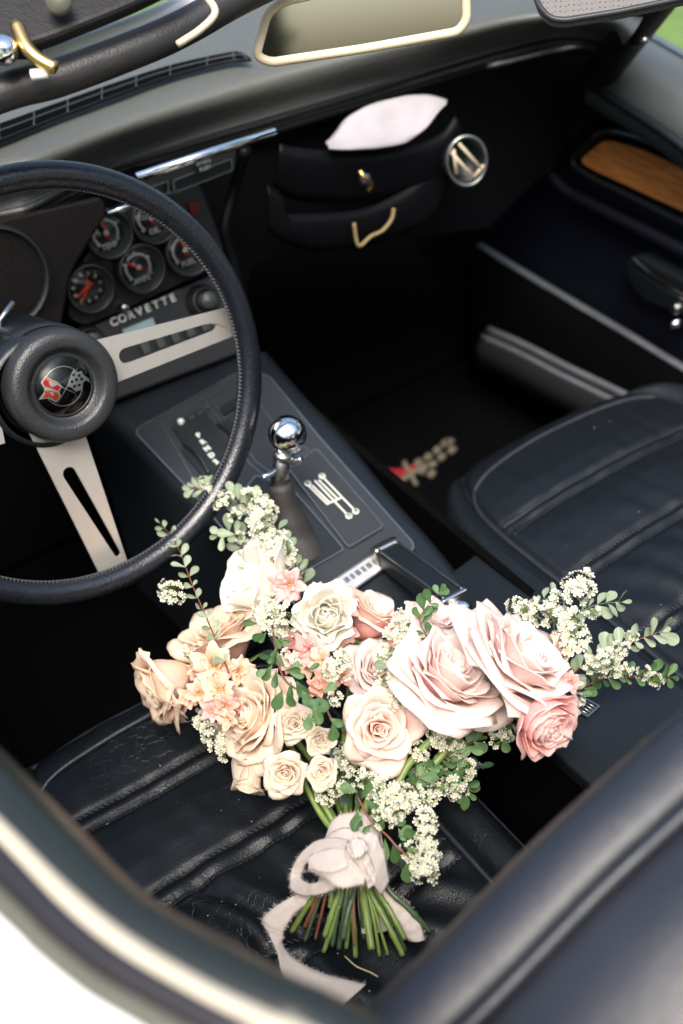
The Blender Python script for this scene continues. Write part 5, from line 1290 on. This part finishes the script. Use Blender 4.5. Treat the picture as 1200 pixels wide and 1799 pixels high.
# --- stems
def zx(x, y): return (400 + x / 2.667, 1350 + y / 2.667)
BIND = V((612, 1478, .425))
def stem(path, r0, mt, r1=None, node=(), cut=True):
    c = crv([V(p) for p in path], 10); pts = [P(q.x, q.y, z=q.z) for q in c]; r1 = r1 or r0
    def rad_(t):
        q = r0 + (r1 - r0) * t
        for n_ in node: q += r0 * .28 * math.exp(-((t - n_) / .02) ** 2)
        return q
    o = bpart('flower_stem', *tube(pts, rad_, 10), M[mt])
    if cut:
        d = (pts[-1] - pts[-2]).normalized()
        obj('cut_end', *lathe([(r1 * .98, 0), (r1 * .7, r1 * .12), (.0001, r1 * .05)], pts[-1], d, 10), M['cut'], o)
    return o
ends = [  # zoomed ends, radius px, material, start offset, z
    (300, 765, 4.6, 'stem', 430, .392), (360, 745, 3.6, 'stemr', 440, .398), (362, 808, 3.2, 'stemd', 450, .388), (410, 800, 2.6, 'stemr', 470, .392), (455, 785, 5, 'stem', 530, .402), (450, 860, 4, 'stem', 545, .389),
    (490, 832, 4, 'stemd', 545, .392), (540, 800, 5, 'stemd', 595, .404), (556, 842, 3.6, 'stem', 590, .390), (600, 885, 4.2, 'stem', 575, .388), (592, 832, 2.0, 'stemr', 590, .405), (675, 848, 6.2, 'stem', 628, .408),
    (712, 880, 3.0, 'stem', 650, .390), (752, 875, 2.6, 'stem', 655, .390), (822, 876, 4.8, 'stem', 655, .396), (832, 800, 4.2, 'stem', 690, .404), (832, 855, 3, 'stemd', 700, .388), (948, 765, 4.8, 'stemd', 740, .396),
    (520, 845, 4.5, 'stemd', 560, .386), (690, 790, 3.2, 'stemd', 660, .392), (790, 815, 3.0, 'stemd', 680, .388), (640, 800, 3.4, 'stemd', 620, .387), (480, 650, 4.5, 'stem', 490, .415)]
for i, (ex, ey, rp, mk, sx, z1) in enumerate(ends):
    E_ = zx(ex, ey); S_ = zx(sx, 545); rr = rp / 2100
    top = (BIND.x + (S_[0] - BIND.x) * .45, BIND.y - 15, .432)
    mid = ((S_[0] + E_[0]) / 2 + rl.uniform(-2, 2), (S_[1] + E_[1]) / 2, (z1 + .424) / 2 + .003)
    stem([top, (S_[0], S_[1], .424), mid, (E_[0], E_[1], z1)], rr, mk, rr * .95, node=(rl.uniform(.45, .6), rl.uniform(.72, .88)) if rp > 3.4 else ())
# thick stems of the big open roses and hidden ones to each head
stem([(628, 1475, .43), (690, 1390, .45), (720, 1340, .463), (770, 1290, .478), (815, 1262, .482), (850, 1225, .480)], .0034, 'stem', .003, cut=False)
stem([(634, 1478, .43), (720, 1390, .444), (765, 1340, .458), (805, 1295, .47), (835, 1270, .478), (865, 1180, .49)], .0030, 'stem', .0028, cut=False)
stem([(622, 1470, .43), (680, 1330, .45), (728, 1270, .468), (765, 1228, .485), (790, 1200, .49)], .0034, 'stem', .0032, cut=False)
stem([(600, 1478, .43), (565, 1432, .435), (540, 1385, .445), (520, 1330, .45)], .0030, 'stem', .002, cut=False)
stem([(606, 1478, .43), (575, 1425, .44), (552, 1380, .45), (566, 1320, .455)], .0026, 'stem', .002, cut=False)
stem([(905, 1215, .482), (890, 1203, .486), (868, 1212, .482), (850, 1230, .472)], .0020, 'stem', .0018, cut=False)
stem([(612, 1200, .47), (592, 1150, .488), (586, 1128, .495)], .0028, 'stem', .0026, cut=False)
stem([(800, 1310, .47), (812, 1300, .474), (818, 1312, .474), (808, 1322, .472), (798, 1312, .47), (806, 1296, .47)], .0006, 'stem', .0004, cut=False)
for b_, ax in HEADS[:9]:
    q = P(BIND.x, BIND.y, z=BIND.z); mid = q.lerp(b_, .6) - V((0, 0, .02)) - ax * .02
    bpart('flower_stem', *tube(crv([q, mid, b_], 8), .0026, 8), M['stem'])

# --- ribbon
rb = bempty('ribbon', Matrix.Translation((0, 0, 0))); rb['label'] = 'raw edged cream cotton ribbon knotted round the stems'
fr_mb = MB()
def strip(A, B, bulge=.0, n=8, name='ribbon_band', fringe=(1, 1), wave=.0007, m=12, sharp=False):
    C_ = (lambda q, m_: [q[i // m_].lerp(q[i // m_ + 1], (i % m_) / m_) for i in range((len(q) - 1) * m_)] + [q[-1]]) if sharp else crv
    a_ = C_([P(x, y, z=z) for x, y, z in A], m); b_ = C_([P(x, y, z=z) for x, y, z in B], m)
    if len(a_) != len(b_):
        N_ = max(len(a_), len(b_))
        def rs(c): return [c[min(len(c) - 1, int(i * (len(c) - 1) / (N_ - 1)))].lerp(c[min(len(c) - 1, int(i * (len(c) - 1) / (N_ - 1)) + 1)], (i * (len(c) - 1) / (N_ - 1)) % 1) for i in range(N_)]
        a_, b_ = rs(a_), rs(b_)
    rows, uv = [], []; ln = 0
    for k in range(n + 1):
        t = k / n; row = []
        for i, (a, b) in enumerate(zip(a_, b_)):
            p = a.lerp(b, t) - cz_ * (bulge * math.sin(PI * t)) - cz_ * (wave * noise.noise(V((i * .25, t * 2.5, bulge * 99 + A[0][0]))) * 2)
            row.append(p); uv.append((t * .5, i / len(a_) * .8))
        rows.append(row)
    o = obj(name, *loft(rows), M['ribbon'], rb, uvs=uv)
    s = o.modifiers.new('thickness', 'SOLIDIFY'); s.thickness = .0007; s.offset = 0
    for on, row, other in ((fringe[0], rows[0], rows[1]), (fringe[1], rows[-1], rows[-2])):
        if not on: continue
        for i in range(len(row) - 1):
            seg = (row[i + 1] - row[i]).length
            for _ in range(max(1, int(seg / .00045))):
                f_ = rl.random(); p = row[i].lerp(row[i + 1], f_); out = (p - other[i].lerp(other[i + 1], f_)).normalized()
                tg = (row[i + 1] - row[i]).normalized(); d = (out + tg * rl.gauss(0, .35) - cz_ * rl.gauss(0, .2)).normalized(); l_ = abs(rl.gauss(.0022, .0010)) * (.6 + .6 * noise.noise(p * 250) + .3)
                w_ = tg * .00011; k0 = len(fr_mb.v); q = p + d * l_ + tg * rl.gauss(0, .0004)
                fr_mb.v += [p - w_, p + w_, q + w_ * .4, q - w_ * .4]; fr_mb.f.append((k0, k0 + 1, k0 + 2, k0 + 3))
# left tail, fold and sweep across the seat
strip([(545, 1562, .418), (500, 1583, .412), (462, 1614, .404), (472, 1640, .398), (487, 1672, .396), (498, 1712, .394), (530, 1748, .392), (575, 1764, .390), (598, 1768, .388)],
      [(550, 1585, .414), (522, 1600, .408), (500, 1630, .400), (497, 1648, .394), (497, 1660, .390), (515, 1683, .388), (560, 1708, .388), (615, 1724, .389), (642, 1730, .389)], .0015)
# right tail
strip([(655, 1542, .425), (685, 1562, .418), (712, 1585, .412), (735, 1618, .404), (746, 1652, .396)], [(645, 1562, .420), (664, 1592, .412), (690, 1618, .404), (705, 1638, .398), (716, 1652, .392)], .003)
strip([(628, 1560, .415), (630, 1600, .405), (636, 1640, .394)], [(690, 1565, .408), (692, 1600, .400), (690, 1632, .390)], .003, fringe=(0, 0))
# collar round the stems, two turns
strip([(574, 1464, .434), (584, 1442, .442), (605, 1430, .446), (630, 1428, .447), (652, 1436, .444), (668, 1456, .436)], [(570, 1486, .432), (585, 1474, .442), (606, 1466, .448), (632, 1466, .449), (655, 1472, .446), (674, 1488, .438)], .001)
strip([(564, 1482, .434), (584, 1462, .445), (608, 1454, .451), (637, 1462, .452), (662, 1478, .447), (678, 1500, .436)], [(562, 1524, .432), (585, 1504, .446), (610, 1498, .453), (636, 1504, .453), (660, 1520, .448), (680, 1540, .434)], .001)
strip([(562, 1510, .432), (584, 1498, .443), (608, 1500, .449), (635, 1503, .449), (660, 1506, .445), (679, 1512, .434)], [(562, 1548, .430), (585, 1546, .441), (610, 1544, .446), (638, 1546, .446), (662, 1550, .442), (681, 1554, .430)], .001)
# left loop: the far limb arches over, the near limb comes back to the knot; the hollow between stays open
strip([(612, 1476, .456), (582, 1472, .450), (552, 1480, .442), (526, 1504, .434), (511, 1535, .424), (513, 1560, .416)], [(606, 1490, .462), (584, 1488, .456), (560, 1496, .448), (540, 1514, .438), (529, 1536, .426), (530, 1556, .418)], .0005)
strip([(511, 1534, .426), (513, 1563, .424), (540, 1573, .432), (572, 1568, .444), (596, 1556, .452)], [(529, 1532, .424), (530, 1546, .430), (548, 1553, .440), (572, 1545, .450), (592, 1530, .458)], .0006)
# bow flap: one flat band folded down to the right across the knot
strip([(548, 1500, .455), (575, 1489, .463), (606, 1489, .468), (622, 1508, .468), (641, 1535, .462)], [(541, 1528, .452), (566, 1538, .460), (582, 1552, .465), (604, 1560, .464), (640, 1554, .459)], .0004, sharp=True, m=9)
strip([(541, 1508, .458), (556, 1497, .463), (584, 1490, .469), (604, 1492, .472)], [(543, 1526, .458), (558, 1530, .462), (583, 1534, .468), (612, 1522, .472)], .0004, sharp=True, m=9)
# right drape in two folds
strip([(630, 1476, .470), (652, 1461, .466), (664, 1466, .462), (676, 1502, .454), (684, 1548, .440)], [(626, 1494, .470), (638, 1508, .469), (646, 1530, .464), (657, 1552, .456), (670, 1571, .444)], .0005, sharp=True, m=9)
strip([(620, 1482, .474), (638, 1488, .472), (652, 1512, .464), (664, 1550, .453)], [(612, 1500, .474), (624, 1512, .472), (638, 1534, .464), (648, 1560, .453)], .0005, fringe=(1, 1))
# knot: a short tight turn
strip([(608, 1484, .474), (620, 1474, .478), (636, 1474, .478), (646, 1484, .474)], [(616, 1506, .474), (625, 1508, .477), (636, 1504, .477), (644, 1496, .474)], .003, wave=.0016)
o = fr_mb.obj('frayed_edge', M['ribbon'], rb, smooth=False); o['kind'] = 'stuff'

# --- small loose things lying on the seat
gr_ = obj('dry_blade', *tube(crv([P(606, 1680, z=.386), P(625, 1697, z=.388), P(650, 1708, z=.387), P(664, 1716, z=.386)], 6), .0006, 5), mat('dry_straw', (.45, .38, .22), .6), None)
tag(gr_, 'thin dry straw blade lying on the seat below the stems', 'straw')
fl = link('fallen_floret', cluster_mesh(400, 2, .003), None, basis(P(842, 1350, z=.39), (0, 0, 1)))
tag(fl, 'tiny fallen white floret at the right edge of the bouquet', 'petal')

# lint and dust specks on the leather
dm = MB()
for k in range(36):
    if k < 26: s_, t_ = rl.uniform(-.7, .7), rl.uniform(-.5, .8); x, y = dxy(s_, t_); q = V((x, y, dzz(s_, t_) + .0006))
    else: s_, t_ = rl.uniform(-.7, .5), rl.uniform(-.4, .8); x, y = pxy_(s_, t_); q = V((x, y, pzz(s_, t_) + .0006))
    r_ = rl.uniform(.0002, .0005); a = rl.uniform(0, 6)
    dm.add([q + V((math.cos(a + i * 1.26) * r_ * (1 + .5 * (i % 2)), math.sin(a + i * 1.26) * r_, 0)) for i in range(5)], [(0, 1, 2, 3, 4)])
tag(dm.obj('lint_specks', M['print'], None, smooth=False), kind='stuff')
